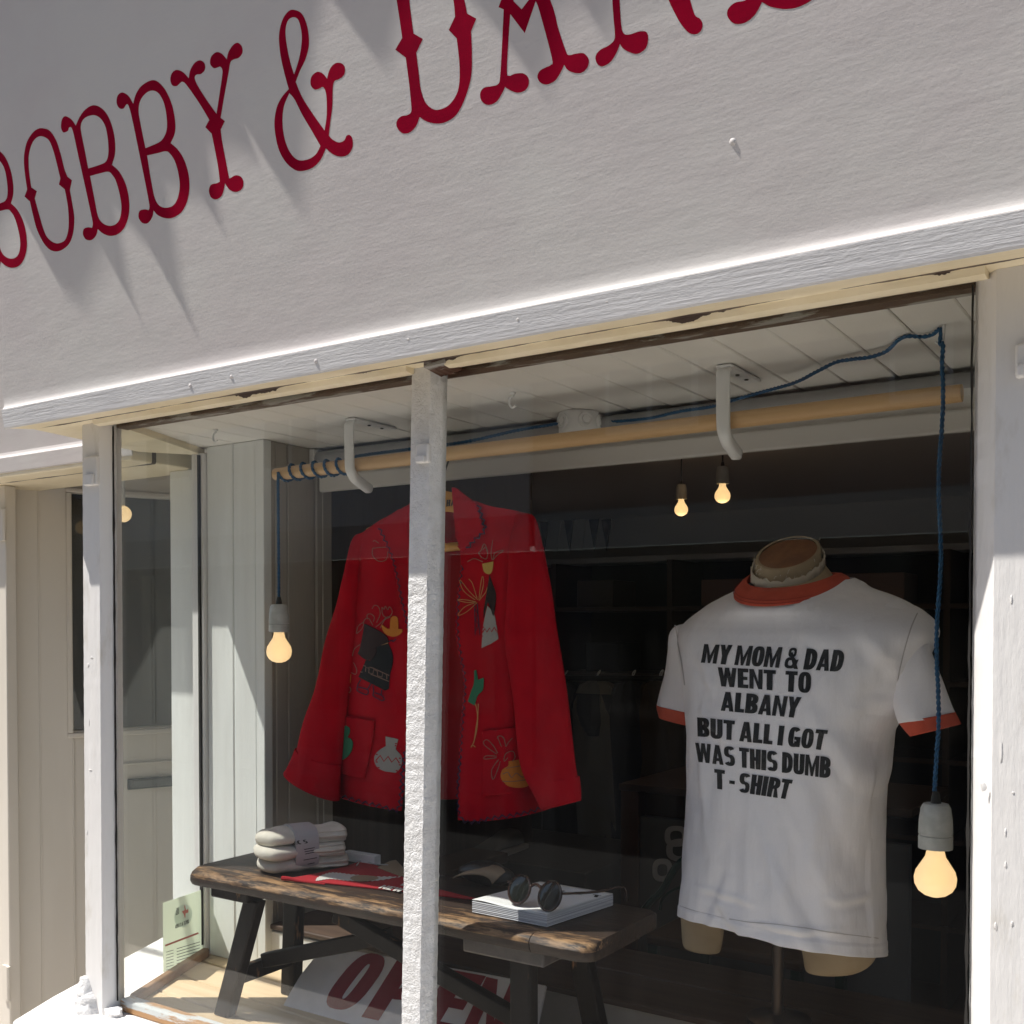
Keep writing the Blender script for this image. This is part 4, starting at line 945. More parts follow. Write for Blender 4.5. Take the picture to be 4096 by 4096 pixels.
for k in range(9):
    y0 = 800+33*k; thread(mb, [z8(172,y0+52), z8(255,y0+28)], sh_, 2.2, -.0012, 1); thread(mb, [z8(290,y0+14), z8(545,y0-62)], sh_, 2.6, -.0012, 1)
build('fine_print', mb, M['stickprint'], nc)['kind'] = 'stuff'
mb = MB(); decal(mb, [[smooth([z8(345,405)+(1,), z8(375,385), z8(372,345), z8(380,330)+(1,), z8(392,385), z8(415,370)+(1,), z8(418,400), z8(415,415)+(1,), z8(388,425), z8(385,465), z8(378,472)+(1,), z8(365,430)],3)]], sh_, -.0014)
thread(mb, [z8(162,780), z8(530,640)], sh_, 7, -.0012, 1); build('bird_print', mb, M['stickred'], nc)
# ================================================================== red jacket
JY = 1.645
hg = thing('coat_hanger', (-1.25,JY,.22), 'yellow varnished wooden hanger holding the red jacket', 'hanger')
bow = [atY(u,v,JY+.012) for u,v in opens([(1470,2135),(1560,2095),(1660,2045),(1740,2012),(1790,2006),(1850,2022),(1950,2050),(2085,2085)],6)]
rs = []
for i,p in enumerate(bow):
    t = i/(len(bow)-1); hh = lerp(.012,.0205,math.sin(math.pi*t)**2); rs.append([p+Vector((0,.007*math.cos(k*math.pi/6),hh*math.sin(k*math.pi/6))) for k in range(12)])
bmb = MB().rings(rs); bw = build('bow', bmb, M['hanger'], hg, smooth=True)
hh_ = mesh_hit(bmb); mb = MB(); decal(mb, text_polys('HAI', (1788,2000),(1832,1997),(1830,2021),(1786,2026)), hh_, .0012); build('stamp', mb, M['print'], bw)
b0, b1 = atY(1505,2215,JY+.012), atY(2060,2165,JY+.012)
build('trouser_bar', MB().tube([b0,b1], .0085, 12), M['hanger'], hg, smooth=True)
hx = atY(1775,1990,JY+.012)
hook = [(hx.x,JY+.012,hx.z+.012),(hx.x,JY+.012,hx.z+.04)]+[(hx.x+.006, JY+.021*math.cos(a), pz(hx.x)-.001+.021*math.sin(a)) for a in [math.radians(d) for d in range(-30,190,20)]]
build('hook', MB().tube(opens(hook,4), .0017, 8), M['black'], hg, smooth=True)

jk = thing('jacket', (-1.25,JY,-.1), 'red wool jacket with folk embroidery hanging from the pole', 'jacket')
def panel(poly, yf, step=22, corner=4):
    vs, ts = flat_tris([smooth(poly, corner)]); vs, ts = cut_grid(vs, ts, step)
    return MB().add([atY(p.x,p.y,yf(p.x,p.y)) for p in vs], ts)
def wob(u, v, k=1): return .0075*k*noise.noise(Vector((u/130, v/420, 3)))+.002*k*noise.noise(Vector((u/50,v/160,9)))
def y_left(u,v): return JY-.022+.050*((u-1560)/190)**2*(1 if u < 1560 else .4)-.02*max(0,(v-2300)/900)+wob(u,v)
def y_right(u,v): return JY-.032+.055*((u-1960)/170)**2*(1 if u > 1960 else .35)-.018*max(0,(v-2300)/900)+wob(u,v)
Lp_ = panel([(1436,2142,1),(1522,2081),(1600,2040),(1668,2004,1),(1640,2060),(1633,2100),(1643,2200),(1655,2400),(1668,2600),(1655,2850),(1640,2950),(1623,3058),(1606,3244,1),(1530,3234),(1450,3217),(1362,3190),(1345,3172,1),(1356,3040),(1376,2830),(1396,2600),(1420,2400),(1438,2260)], y_left)
Rp_ = panel([(1822,1990,1),(1900,2004),(1960,2024),(2060,2042),(2112,2062),(2130,2085,1),(2085,2120),(2052,2200),(2052,2300),(2040,2450),(2038,2600),(2050,2760),(2070,2900),(2105,3060),(2150,3170),(2192,3237,1),(2100,3262),(1990,3280),(1900,3284),(1834,3280,1),(1838,3100),(1840,2987),(1850,2842),(1857,2719),(1840,2625),(1824,2516),(1832,2371),(1846,2262),(1840,2180),(1826,2100)], y_right)
Bk_ = panel([(1470,2130,1),(1650,2035),(1770,2010),(1840,2010),(2040,2070,1),(2070,2500),(2090,3100,1),(1960,3185),(1830,3196),(1640,3186),(1420,3130,1),(1430,2600)], lambda u,v: JY+.040-.020*((u-1760)/330)**2+.004*math.sin(u/28), 40)
build('back', Bk_, M['redlining'], jk, smooth=2, solid=.003)
fl2 = build('front', Lp_, M['redwool'], jk, smooth=2, solid=.004); fr2 = build('front', Rp_, M['redwool'], jk, smooth=2, solid=.004)
def sleeve(secs, ratio, lab=None):
    mb = px_tube(densify(secs, 6), ratio, 28)
    mb.v = [p+Vector((.0035*noise.noise(Vector((p.x*14,p.z*6,1))), .012*noise.noise(Vector((p.x*22,p.z*5,4))), 0)) for p in mb.v]
    mb.f = [q for q in mb.f if len(q) == 4]
    return mb
sl_ = sleeve([(1452,2136,1540,2120,JY+.006,.5),(1424,2160,1470,2190,JY+.008,.7),(1392,2290,1442,2310,JY+.008,.85),(1358,2400,1434,2430,JY+.006,.7),(1331,2492,1424,2540,JY+.002,.6),(1269,2740,1386,2800,JY-.004,.5),(1222,2890,1366,2960,JY-.01,.46),(1179,3035,1350,3090,JY-.014,.44),(1149,3088,1346,3200,JY-.016,.42)], .5)
sr_ = sleeve([(2030,2060,2100,2056,JY+.006,.5),(2060,2110,2136,2076,JY+.004,.6),(2046,2200,2166,2190,JY-.002,.6),(2047,2290,2184,2290,JY-.006,.55),(2034,2440,2207,2410,JY-.012,.5),(2027,2540,2228,2540,JY-.018,.46),(2038,2665,2246,2660,JY-.024,.45),(2063,2880,2276,2860,JY-.032,.42),(2098,3060,2301,3050,JY-.036,.42),(2142,3170,2314,3140,JY-.038,.42),(2175,3236,2316,3200,JY-.038,.45)], .45)
s1 = build('sleeve', sl_, M['redwool'], jk, smooth=2, solid=.004); s2 = build('sleeve', sr_, M['redwool'], jk, smooth=2, solid=.004)
hl, hr, hsl, hsr = mesh_hit(Lp_), mesh_hit(Rp_), mesh_hit(sl_), mesh_hit(sr_)
# turned back cuffs
for par, (sx_, rt_) in ((s1, ([(1190,2992,1357,3060,JY-.013,.48),(1172,3040,1353,3110,JY-.0145,.47),(1146,3090,1349,3204,JY-.016,.45)],.45)), (s2, ([(2126,3130,2312,3106,JY-.0375,.46),(2148,3185,2318,3158,JY-.038,.46),(2174,3240,2319,3203,JY-.038,.48)],.45))):
    mb = px_tube(densify(sx_,4), rt_, 28); mb.f = [q for q in mb.f if len(q) == 4]; build('cuff', mb, M['redwool'], par, smooth=2, solid=.003)
# lapels / collar laid on the fronts
def overlay(poly, hitfn, off, th, m, par, name, step=18):
    vs, ts = flat_tris([smooth(poly, 4)]); vs, ts = cut_grid(vs, ts, step); P = []
    for p in vs:
        h = hitfn(p.x, p.y); P.append(h[0]+h[1]*off)
    mb = MB().add(P, ts); o = build(name, mb, m, par, smooth=2, solid=th); return o, mesh_hit(mb)
lap1, hl1 = overlay([(1700,1985,1),(1620,2028),(1560,2068),(1520,2106),(1517,2118,1),(1551,2183),(1580,2270),(1609,2414),(1632,2510),(1652,2590,1),(1655,2450),(1648,2250),(1636,2110),(1650,2050)], hl, .006, .004, M['redwool'], jk, 'lapel')
lap2, hr1 = overlay([(1806,1950,1),(1826,1953),(1845,1969),(1885,1998),(1917,2018),(1930,2067),(1944,2126,1),(1905,2162),(1862,2206,1),(1846,2190),(1832,2160),(1822,2090),(1814,2010)], hr, .007, .004, M['redwool'], jk, 'lapel')
stitch = MB()
for pts, h, k in (([(1521,2112),(1553,2183),(1582,2270),(1611,2414),(1636,2520)],hl1,1),([(1914,2020),(1928,2067),(1940,2122),(1902,2158),(1866,2198)],hr1,1)):
    thread(stitch, zigzag(opens(pts,6), 6, 13), h, 6.5, .0028, 1)
for pts, h in (([(1632,2985),(1614,3058),(1598,3232),(1530,3224),(1450,3207),(1365,3182)],hl),([(1852,2262),(1838,2371),(1832,2516),(1846,2625),(1862,2719),(1856,2842),(1846,2987),(1842,3268),(1990,3268),(2099,3250),(2180,3226)],hr)):
    thread(stitch, zigzag(opens(pts,6), 7, 14), h, 7, .003, 1)
build('zigzag_stitching', stitch, M['stitch'], jk)['kind'] = 'stuff'
# pockets
pk1, hp1 = overlay([(c[0]/1.38+1150, c[1]/1.38+1900, 1) for c in ((313,1322),(490,1358),(482,1450),(462,1560),(437,1674),(385,1668),(294,1642),(298,1540))], hl, .005, .004, M['redwool'], fl2, 'pocket')
pk2, hp2 = overlay([(c[0]/1.38+1150, c[1]/1.38+1900, 1) for c in ((1087,1415),(1170,1405),(1262,1388),(1290,1520),(1338,1660),(1350,1728),(1250,1752),(1090,1773))], hr, .005, .004, M['redwool'], fr2, 'pocket')
# applique and embroidery
def c4(p): return (1150+p[0]/1.38, 1900+p[1]/1.38)+tuple(p[2:])
def app(pts, hitfn, m, par, name, off=.0032, sm=3):
    mb = MB(); decal(mb, [[[q for q in smooth([c4(p) for p in pts], sm)]]], hitfn, off, 16); return build(name, mb, M[m], par, solid=.0012)
def em(lines, hitfn, m, par, name, wpx=2.2, off=.0042, n=4):
    mb = MB()
    for L in lines: thread(mb, [c4(p) for p in L], hitfn, wpx*1.5, off, n)
    o = build(name, mb, M[m], par); o['kind'] = 'stuff'; return o
app([(560,926,1),(585,985),(587,1040),(572,1100),(565,1180,1),(545,1190,1),(400,1115,1),(430,1050),(442,1022),(470,1020),(500,942,1)], hl, 'felt_black', fl2, 'skirt_patch')
app([(435,822,1),(470,838),(545,880),(568,922,1),(500,950,1),(498,985),(475,1020,1),(440,1020),(397,985,1),(412,950)], hl, 'felt_brown', fl2, 'shawl_patch', .004)
app([(528,825,1),(560,848),(573,848,1),(575,800),(585,783),(601,780),(615,792),(618,850,1),(641,851,1),(638,868),(618,886),(585,892),(550,878),(532,850)], hl, 'felt_orange', fl2, 'hat_patch', .004)
app([(548,1443,1),(616,1458,1),(605,1500),(604,1515),(630,1545),(637,1580),(625,1620),(601,1643,1),(545,1635,1),(505,1615),(487,1580),(490,1545),(515,1517),(550,1495,1)], hl, 'felt_grey', fl2, 'vase_patch')
app([(306,1392,1),(322,1384),(340,1388),(352,1402),(350,1425),(340,1447),(355,1455),(368,1478),(364,1512),(345,1548),(315,1570),(290,1574,1),(293,1520),(302,1470)], hp1, 'felt_green', pk1, 'cactus_patch')
app([(347,1062,1),(357,1090),(355,1140),(345,1170,1),(338,1160,1),(341,1110)], hl, 'felt_orange', fl2, 'fruit_patch')
em([[(415,952),(470,940),(562,916)],[(413,962),(470,950),(562,925)]], hl, 'goldthread', fl2, 'sash_braid', 4.5)
em([[(560,924),(585,912),(590,920),(605,905)],[(415,1128),(402,1150),(396,1168),(395,1190),(420,1204),(448,1212),(456,1192),(440,1180),(402,1170)],[(470,1150),(452,1182)],[(480,1162),(484,1196),(482,1218),(510,1236),(532,1246),(542,1236),(528,1216),(490,1202)],[(528,1185),(525,1215)],[(290,1602),(310,1596),(340,1570),(354,1558),(350,1578),(325,1602),(290,1612)]], hl, 'stitch', fl2, 'black_embroidery', 3)
em([[(510,1470),(610,1482)],[(508,1480),(608,1494)],[(495,1540),(632,1563)],[(495,1576),(520,1547),(540,1580),(563,1552),(582,1584),(605,1560),(625,1590)],[(494,1582),(634,1600)],[(505,1612),(615,1632)]], hl, 'redwool', fl2, 'vase_embroidery', 3, n=1)
em([[(428,1052),(480,1066),(570,1108)],[(440,1086),(442,1062),(460,1068),(458,1092),(480,1098),(484,1074),(505,1084),(505,1108),(530,1116),(533,1092),(556,1102),(556,1128)],[(412,1086),(480,1104),(568,1140)]], hl, 'greythread', fl2, 'skirt_embroidery', 2.4, n=1)
em([[(390,876),(400,835),(430,815),(420,850),(392,876)],[(425,820),(440,795),(460,795),(480,830)],[(450,795),(450,772),(470,768),(488,785),(482,810)],[(475,740),(490,720),(512,730),(520,770),(500,815)],[(530,730),(532,765),(548,785),(575,778),(585,752),(570,728),(562,745),(548,725),(542,742),(530,730)],[(555,785),(520,820),(495,840)],[(575,785),(545,800),(520,845)],[(368,1000),(380,960),(412,935)],[(375,1035),(392,1075),(385,1100),(362,1090)],[(345,1165),(360,1180),(355,1198),(342,1200)],[(480,370),(490,362),(512,378)],[(480,405),(478,440),(500,470),(530,478),(555,462),(560,425),(557,400),(480,405)],[(345,1390),(355,1365),(360,1392)],[(360,1395),(372,1378)],[(368,1490),(380,1480)],[(366,1520),(378,1528)]], hl, 'greythread', fl2, 'flower_embroidery', 1.8)
app([(1110,724,1),(1140,762),(1152,800),(1168,905,1),(1130,930),(1110,940),(1079,955,1),(1085,850),(1097,780)], hr, 'felt_grey', fr2, 'skirt_patch')
app([(1121,552,1),(1140,610),(1156,662),(1150,740),(1141,780,1),(1112,700,1),(1090,790,1),(1092,740),(1110,630)], hr, 'felt_brown', fr2, 'shawl_patch', .004)
app([(1082,490,1),(1140,478,1),(1136,520),(1124,546),(1104,545),(1088,528)], hr, 'felt_yellow', fr2, 'hat_patch')
app([(1038,1080,1),(1048,1077,1),(1058,1132,1),(1090,1120,1),(1085,1185),(1058,1215),(1038,1271,1),(1003,1250,1),(1022,1190),(1036,1150)], hr, 'felt_green', fr2, 'cactus_patch')
app([(1220,1580,1),(1300,1566,1),(1312,1605),(1334,1640),(1340,1690),(1312,1720),(1255,1726),(1205,1708),(1179,1665),(1190,1625),(1217,1605)], hp2, 'felt_orange', pk2, 'pot_patch')
em([[(1046,1262),(1058,1330),(1050,1390),(1038,1470),(1022,1503),(1030,1490),(1046,1502)],[(1062,1262),(1056,1390),(1036,1480)]], hr, 'goldthread', fr2, 'lasso_embroidery', 2.2)
em([[(1086,842),(1160,822)],[(1084,870),(1098,848),(1108,868),(1122,845),(1132,866),(1146,842),(1158,862)],[(1082,890),(1164,866)]], hr, 'redwool', fr2, 'skirt_embroidery', 3, n=1)
em([[(1060,690),(1010,640),(960,580),(980,640),(1045,690)],[(1055,680),(1030,600),(1010,575)],[(1065,690),(1075,600),(1085,560),(1088,610),(1072,680)],[(1065,695),(1100,650),(1110,620)],[(1045,700),(990,690),(945,690),(1000,705),(1050,700)],[(1048,705),(985,730),(950,775),(1000,755),(1055,705)]], hr, 'goldthread', fr2, 'palm_embroidery', 1.6)
em([[(1042,712),(1045,885),(1070,880),(1056,712),(1042,712)],[(1044,740),(1060,770),(1046,800),(1064,830),(1047,860)],[(1108,700),(1090,780)]], hr, 'stitch', fr2, 'trunk_embroidery', 2.2, n=1)
em([[(1062,430),(1078,415),(1092,380),(1110,420),(1105,462),(1080,455),(1062,430)],[(1085,412),(1100,400),(1108,425)],[(1138,360),(1128,430),(1135,470)],[(1140,470),(1150,430),(1195,418),(1160,445),(1140,470)],[(1002,480),(1040,462),(1085,480)]], hr, 'greythread', fr2, 'tulip_embroidery', 2)
em([[(1215,1560),(1195,1580),(1200,1545),(1225,1525),(1245,1530),(1250,1560),(1235,1580)],[(1160,1540),(1100,1495),(1092,1470),(1112,1462),(1140,1490),(1165,1535)],[(1185,1500),(1165,1450),(1172,1440),(1192,1448),(1205,1500)],[(1205,1500),(1225,1465),(1238,1452)],[(1160,1552),(1105,1550),(1096,1568),(1160,1560)],[(1170,1570),(1135,1625),(1140,1680),(1160,1640),(1178,1580)],[(1205,1620),(1290,1604),(1320,1615)],[(1190,1650),(1215,1640),(1232,1670),(1258,1645),(1290,1668),(1318,1650)],[(1190,1690),(1250,1690),(1320,1680)]], hp2, 'greythread', pk2, 'pot_embroidery', 2)

# ================================================================== dress form and T-shirt
MX = Vector((.966,-.259,0)); MY = Vector((-.259,-.966,0)); PHI = math.radians(33.7)
secs = [(2328,2958,3400,.080,.038),(2344,2925,3428,.083,.037),(2365,2888,3460,.084,.034),(2400,2820,3545,.084,.028),(2440,2766,3622,.086,.020),(2480,2722,3672,.089,.012),(2530,2696,3690,.095,.006),(2600,2700,3665,.102,.002),(2700,2718,3620,.107,0),(2800,2738,3585,.111,0),(2900,2747,3540,.113,0),(3000,2752,3522,.113,0),(3200,2750,3508,.111,0),(3400,2742,3506,.112,-.004),(3540,2732,3512,.114,-.010),(3635,2722,3516,.116,-.016),(3730,2714,3520,.118,-.021)]
def lz(u, v):
    p = atY(u, v, 1.63); return ((p-Vector((-.588,1.72,0))).dot(MX), p.z)
FOLDS = [(lz(u0,v0),lz(u1,v1),w_,h_) for u0,v0,u1,v1,w_,h_ in ((3590,2700,3500,2830,.010,.006),(3585,2760,3470,2930,.009,.005),(3580,2840,3500,3060,.011,.005),(3010,3240,2985,3760,.008,.0045),(3380,3040,3530,3520,.014,.0055),(3310,3060,3470,3480,.013,.0045),(3250,3200,3330,3700,.016,.004),(2900,3540,2820,3720,.010,.005),(2870,3620,2980,3740,.009,.0045),(2765,2980,2800,3340,.012,.005),(2860,3120,2830,3480,.014,.0035),(3440,3420,3500,3790,.014,.005),(3120,3450,3180,3780,.016,.0035),(2740,2640,2810,2760,.010,.004),(2760,2860,2880,2960,.011,.004),(3480,2520,3560,2660,.012,.004),(2800,2560,2900,2620,.016,.003),(3200,2520,3420,2560,.018,.003),(3060,3690,3330,3720,.006,.003),(2790,3560,3000,3600,.006,.0025),(3350,3590,3520,3640,.007,.003))]
def folds(lx, z):
    d = 0
    for (x0,z0),(x1,z1),w_,h_ in FOLDS:
        ex, ez = x1-x0, z1-z0; L2 = ex*ex+ez*ez; t = ((lx-x0)*ex+(z-z0)*ez)/L2
        if -.25 < t < 1.25:
            wig = .004*noise.noise(Vector((t*3,x0*50,z0*9))); q = abs((lx-x0)*ez-(z-z0)*ex)/math.sqrt(L2)+wig
            s_ = ((lx-x0)*ez-(z-z0)*ex)/math.sqrt(L2)+wig
            tt = min(1,max(0,t)); d += h_*(math.exp(-(s_/w_)**2)-.7*math.exp(-((s_-w_*1.7)/(w_*1.1))**2))*math.sin(math.pi*min(1,max(0,(t+.25)/1.5)))**.7
    return d
ZH = None
def tee_ring(q, n=190):
    v, uL, uR, b, drop = q; uc = (uL+uR)/2
    C = atY(uc, v, 1.735); t = C.dot(F_); h = (uR-uL)/2/FPX*t*.968
    a = math.sqrt(max(h*h-(b*math.sin(PHI))**2, 1e-6))/math.cos(PHI); out = []
    for k in range(n):
        th = 2*math.pi*k/n; c, s = se(0,0,1,1,th,2.55)
        p = C+MX*a*c+MY*b*s; p.z = C.z-drop*(s if s > 0 or drop < 0 else .2*s); out.append((p, MX*c*b+MY*s*a))
    return out
dq = opens(secs, 16); rs = []
nr = len(dq)
for i, q in enumerate(dq):
    ring_ = []
    low = max(0,(q[0]-2700)/1050)
    for p, nn in tee_ring(q):
        nn = nn.normalized()
        lx_, = ((p-Vector((-.588,1.72,0))).dot(MX),); z = p.z
        d_ = .0035*noise.noise(Vector((lx_*9+1,z*4,p.y*6)))*(.4+low)+.0030*noise.noise(Vector((lx_*24,z*8,p.y*20)))*(.4+low)+.0019*noise.noise(Vector((lx_*55,z*22,p.y*40)))
        # diagonal drag folds from the right armhole and soft vertical folds above the hem
        g = lx_*1.0+z*.55
        d_ += .0095*max(0,noise.noise(Vector((g*26,z*2.2,5))))*math.exp(-((lx_-.11)/.11)**2)*(1 if z < -.08 else 0)*min(1,max(0,(-.08-z)/.1))
        d_ += .0028*math.sin(lx_*46+3*noise.noise(Vector((lx_*4,z*2,8))))*max(0,low-.35)
        if nn.dot(MY) > .2: d_ += folds(lx_, z)
        if q[0] > 3684: d_ += .0014
        ring_.append(p+nn*d_)
    rs.append(ring_)
tee_mb = MB().rings(rs, cap=False)
ts = thing('t_shirt', (-.588,1.72,-.52), 'white ringer T-shirt with orange trim and black slogan on the dress form', 't-shirt')
build('body', tee_mb, M['tee'], ts, smooth=2, solid=.0022)
def tsleeve(secs, ratio, seed):
    mb = px_tube(densify(secs,7), ratio, 36); mb.f = [q for q in mb.f if len(q) == 4]; out = []
    for p in mb.v:
        out.append(p+Vector((.004*noise.noise(Vector((p.x*22+seed,p.z*16,0))), .009*noise.noise(Vector((p.x*26+seed,p.z*12,p.y*14))), .002*noise.noise(Vector((p.x*30,p.z*20,seed))))))
    mb.v = out; return mb
SR = [(3430,2530,3590,2392,1.690,.75),(3490,2610,3668,2462,1.685,.75),(3535,2690,3708,2556,1.680,.72),(3566,2765,3744,2660,1.675,.68),(3580,2835,3784,2770,1.672,.62),(3600,2893,3818,2855,1.670,.58)]
SL = [(2800,2490,2910,2570,1.765,.6),(2700,2512,2880,2620,1.775,.75),(2682,2605,2872,2690,1.782,.7),(2658,2715,2856,2780,1.788,.66),(2631,2822,2846,2862,1.790,.62)]
s3 = build('sleeve', tsleeve(SR,.7,1), M['tee'], ts, smooth=2, solid=.002); s4 = build('sleeve', tsleeve(SL,.7,5), M['tee'], ts, smooth=2, solid=.002)
for par, sc, sd_ in ((s3,[(3598,2886,3818,2850,1.670,.60),(3618,2912,3828,2872,1.670,.60),(3645,2944,3840,2897,1.669,.60)],1),(s4,[(2630,2816,2848,2858,1.790,.64),(2632,2838,2848,2882,1.790,.64),(2640,2866,2848,2912,1.790,.64)],5)):
    mb = px_tube(densify(sc,4), .6, 36); mb.f = [q for q in mb.f if len(q) == 4]
    mb.v = [p+Vector((.004*noise.noise(Vector((p.x*22+sd_,p.z*16,0))), .006*noise.noise(Vector((p.x*26+sd_,p.z*12,p.y*14))), 0)) for p in mb.v]
    build('cuff', mb, M['orange'], par, smooth=2, solid=.002)
NC = atY(3172,2318,1.735); NC = Vector((NC.x,1.735,0))
def nring(a, b, zc, drop, n=64, tiltx=0): return [NC+MX*a*math.cos(2*math.pi*k/n)+MY*b*math.sin(2*math.pi*k/n)+Vector((0,0,zc-drop*(math.sin(2*math.pi*k/n) if k < n/2 else .15*math.sin(2*math.pi*k/n))-tiltx*math.cos(2*math.pi*k/n))) for k in range(n)]
cz = atY(3172,2318,1.735).z
cmb = MB().rings([nring(.099,.0925,cz-.010,.036,tiltx=.004), nring(.0975,.0925,cz-.004,.034,tiltx=.004), nring(.088,.083,cz+.006,.031,tiltx=.004), nring(.0795,.072,cz+.011,.0265,tiltx=.004), nring(.077,.069,cz+.0095,.0265,tiltx=.004), nring(.082,.076,cz-.004,.030,tiltx=.004)], cap=False)
col_ = build('collar', cmb, M['orange'], ts, smooth=2)
mb = MB()
for k0, (a,b,zc,dr_) in enumerate(((.0988,.0931,cz-.0065,.0346),(.0965,.0918,cz-.0025,.0336))): mb.tube(nring(a,b,zc,dr_,96,.006)+[nring(a,b,zc,dr_,96,.006)[0]], .0006, 4, False)
build('seam', mb, mat('collar_seam', (.30,.03,.02), .9), col_)
th_ = mesh_hit(tee_mb)
M['seamgrey'] = mat('seam_grey', (.50,.48,.50), .95)  # grey strips marking the armhole and hem seams
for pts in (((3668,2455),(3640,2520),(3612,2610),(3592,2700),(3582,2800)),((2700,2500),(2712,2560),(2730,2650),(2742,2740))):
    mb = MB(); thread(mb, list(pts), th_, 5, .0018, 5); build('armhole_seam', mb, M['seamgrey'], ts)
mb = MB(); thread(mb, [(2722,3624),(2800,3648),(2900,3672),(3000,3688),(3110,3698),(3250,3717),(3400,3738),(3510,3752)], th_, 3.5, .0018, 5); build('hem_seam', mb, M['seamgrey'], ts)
def d3(x,y): return (2600+x/1.486, 2100+y/1.486)
def d4(x,y): return (2600+x/1.486, 3000+y/1.486)
for txt, q in (('MY MOM & DAD',(d3(327,709),d3(1165,744),d3(1140,874),d3(307,820))),('WENT  TO',(d3(408,846),d3(965,876),d3(957,1001),d3(412,958))),('ALBANY',(d3(428,990),d3(905,1025),d3(878,1147),d3(424,1104))),('BUT ALL I GOT',(d3(285,1142),d3(1058,1220),d3(1035,1338),d3(289,1257))),('WAS THIS DUMB',(d4(274,-44),d4(1078,42),d4(1070,168),d4(281,69))),('T - SHIRT',(d4(387,112),d4(853,178),d4(822,293),d4(390,228)))):
    letters(ts, M['print'], txt, *q, th_, .0020, 10, .045)
# dress form
dfm = thing('dress_form', (-.588,1.735,PT), 'old linen dress form with a wooden neck cap on a metal rod', 'dress form')
DC = atY(3152,2213,1.735); vd = DC.normalized(); vu = R_.cross(vd).normalized()
DX = (R_*.97+vu*.24).normalized(); DM = vu*.97-R_*.24; DYv = (-vd*.888-DM*.46).normalized()      # the cap tips towards the street
def disc(r, k=1.0, dz=0, n=64): return [DC+DX*r*math.cos(2*math.pi*i/n)+DYv*r*k*math.sin(2*math.pi*i/n)+Vector((0,0,dz)) for i in range(n)]
mbn = MB().rings([nring(.088,.075,cz-.055,.02), nring(.074,.066,cz-.02,.02), nring(.066,.061,cz+.004,.018), [DC+(p-DC)*1.07+Vector((0,0,-.030)) for p in disc(.0575)], [DC+(p-DC)*1.0+Vector((0,0,-.016)) for p in disc(.0565)], disc(.0555), disc(.0525,1,.0025), disc(.0495,1,.001)], cap=False)
build('neck', mbn, M['linen'], dfm, smooth=2)
build('neck_cap', MB().rings([disc(.0497,1,-.004), disc(.0497,1,-.001), disc(.01,1,-.0005)]), M['neckwood'], dfm)
n = 96; r0, r1 = [], []
for i in range(n):
    th = 2*math.pi*i/n; base = DC+DX*math.cos(th)*.0605+DYv*math.sin(th)*.0605
    r0.append(base+Vector((0,0,-.030))+ (DX*math.cos(th)+DYv*math.sin(th))*(.002+.004*noise.noise(Vector((i*.5,0,1))))+Vector((0,0,.007*noise.noise(Vector((i*.37,3,1))))))
    r1.append(base+Vector((0,0,-.013))+ (DX*math.cos(th)+DYv*math.sin(th))*(.0015+.0035*noise.noise(Vector((i*.6,5,1))))+Vector((0,0,.008*noise.noise(Vector((i*.41,9,1))))))
fm = build('frayed_edge', MB().rings([r0,[ (a+b)/2+Vector((0,0,.002)) for a,b in zip(r0,r1)],r1], cap=False), M['fray'], dfm, smooth=2, solid=.0015)
mb = MB(); n2 = 70
for i in range(n2):
    th = random.uniform(0,2*math.pi); p = DC+(DX*math.cos(th)+DYv*math.sin(th))*random.uniform(.053,.0625)+Vector((0,0,random.uniform(-.026,.003)))
    q = p+(DX*math.cos(th)+DYv*math.sin(th))*random.uniform(.001,.006)+Vector((random.uniform(-.005,.005),0,random.uniform(-.006,.007))); mb.tube([p,(p+q)/2+Vector((0,0,.0015)),q], .00045, 4)
build('loose_threads', mb, M['fray'], fm)
for sc in ([(2722,3600,2905,3650,1.760),(2727,3700,2892,3745,1.760),(2732,3770,2884,3792,1.760),(2748,3795,2875,3812,1.760),(2790,3808,2850,3815,1.760)],[(3185,3640,3515,3700,1.715),(3200,3750,3512,3790,1.715),(3212,3815,3500,3838,1.715),(3222,3872,3470,3872,1.715),(3240,3890,3425,3893,1.715),(3290,3899,3380,3900,1.715)]):
    build('thigh', px_tube(densify(sc,5), .5, 28), M['linen'], dfm, smooth=True)
build('torso', px_tube([(2790,2600,3560,2560,1.735),(2800,3000,3500,3000,1.735),(2780,3500,3500,3500,1.735),(2760,3620,3510,3650,1.735)], .22, 28), M['linen'], dfm, smooth=True)
rp = atY(3113,3900,1.768)
build('rod', MB().tube([(rp.x,1.768,-.45),(rp.x-.001,1.768,PT+.012)], .0098, 16), M['steel'], dfm, smooth=True)
build('base_plate', MB().lathe((rp.x-.001,1.775,PT+.0005), [(.055,0),(.055,.006),(.02,.012),(.011,.02)], 32), M['steel'], dfm, smooth=True)
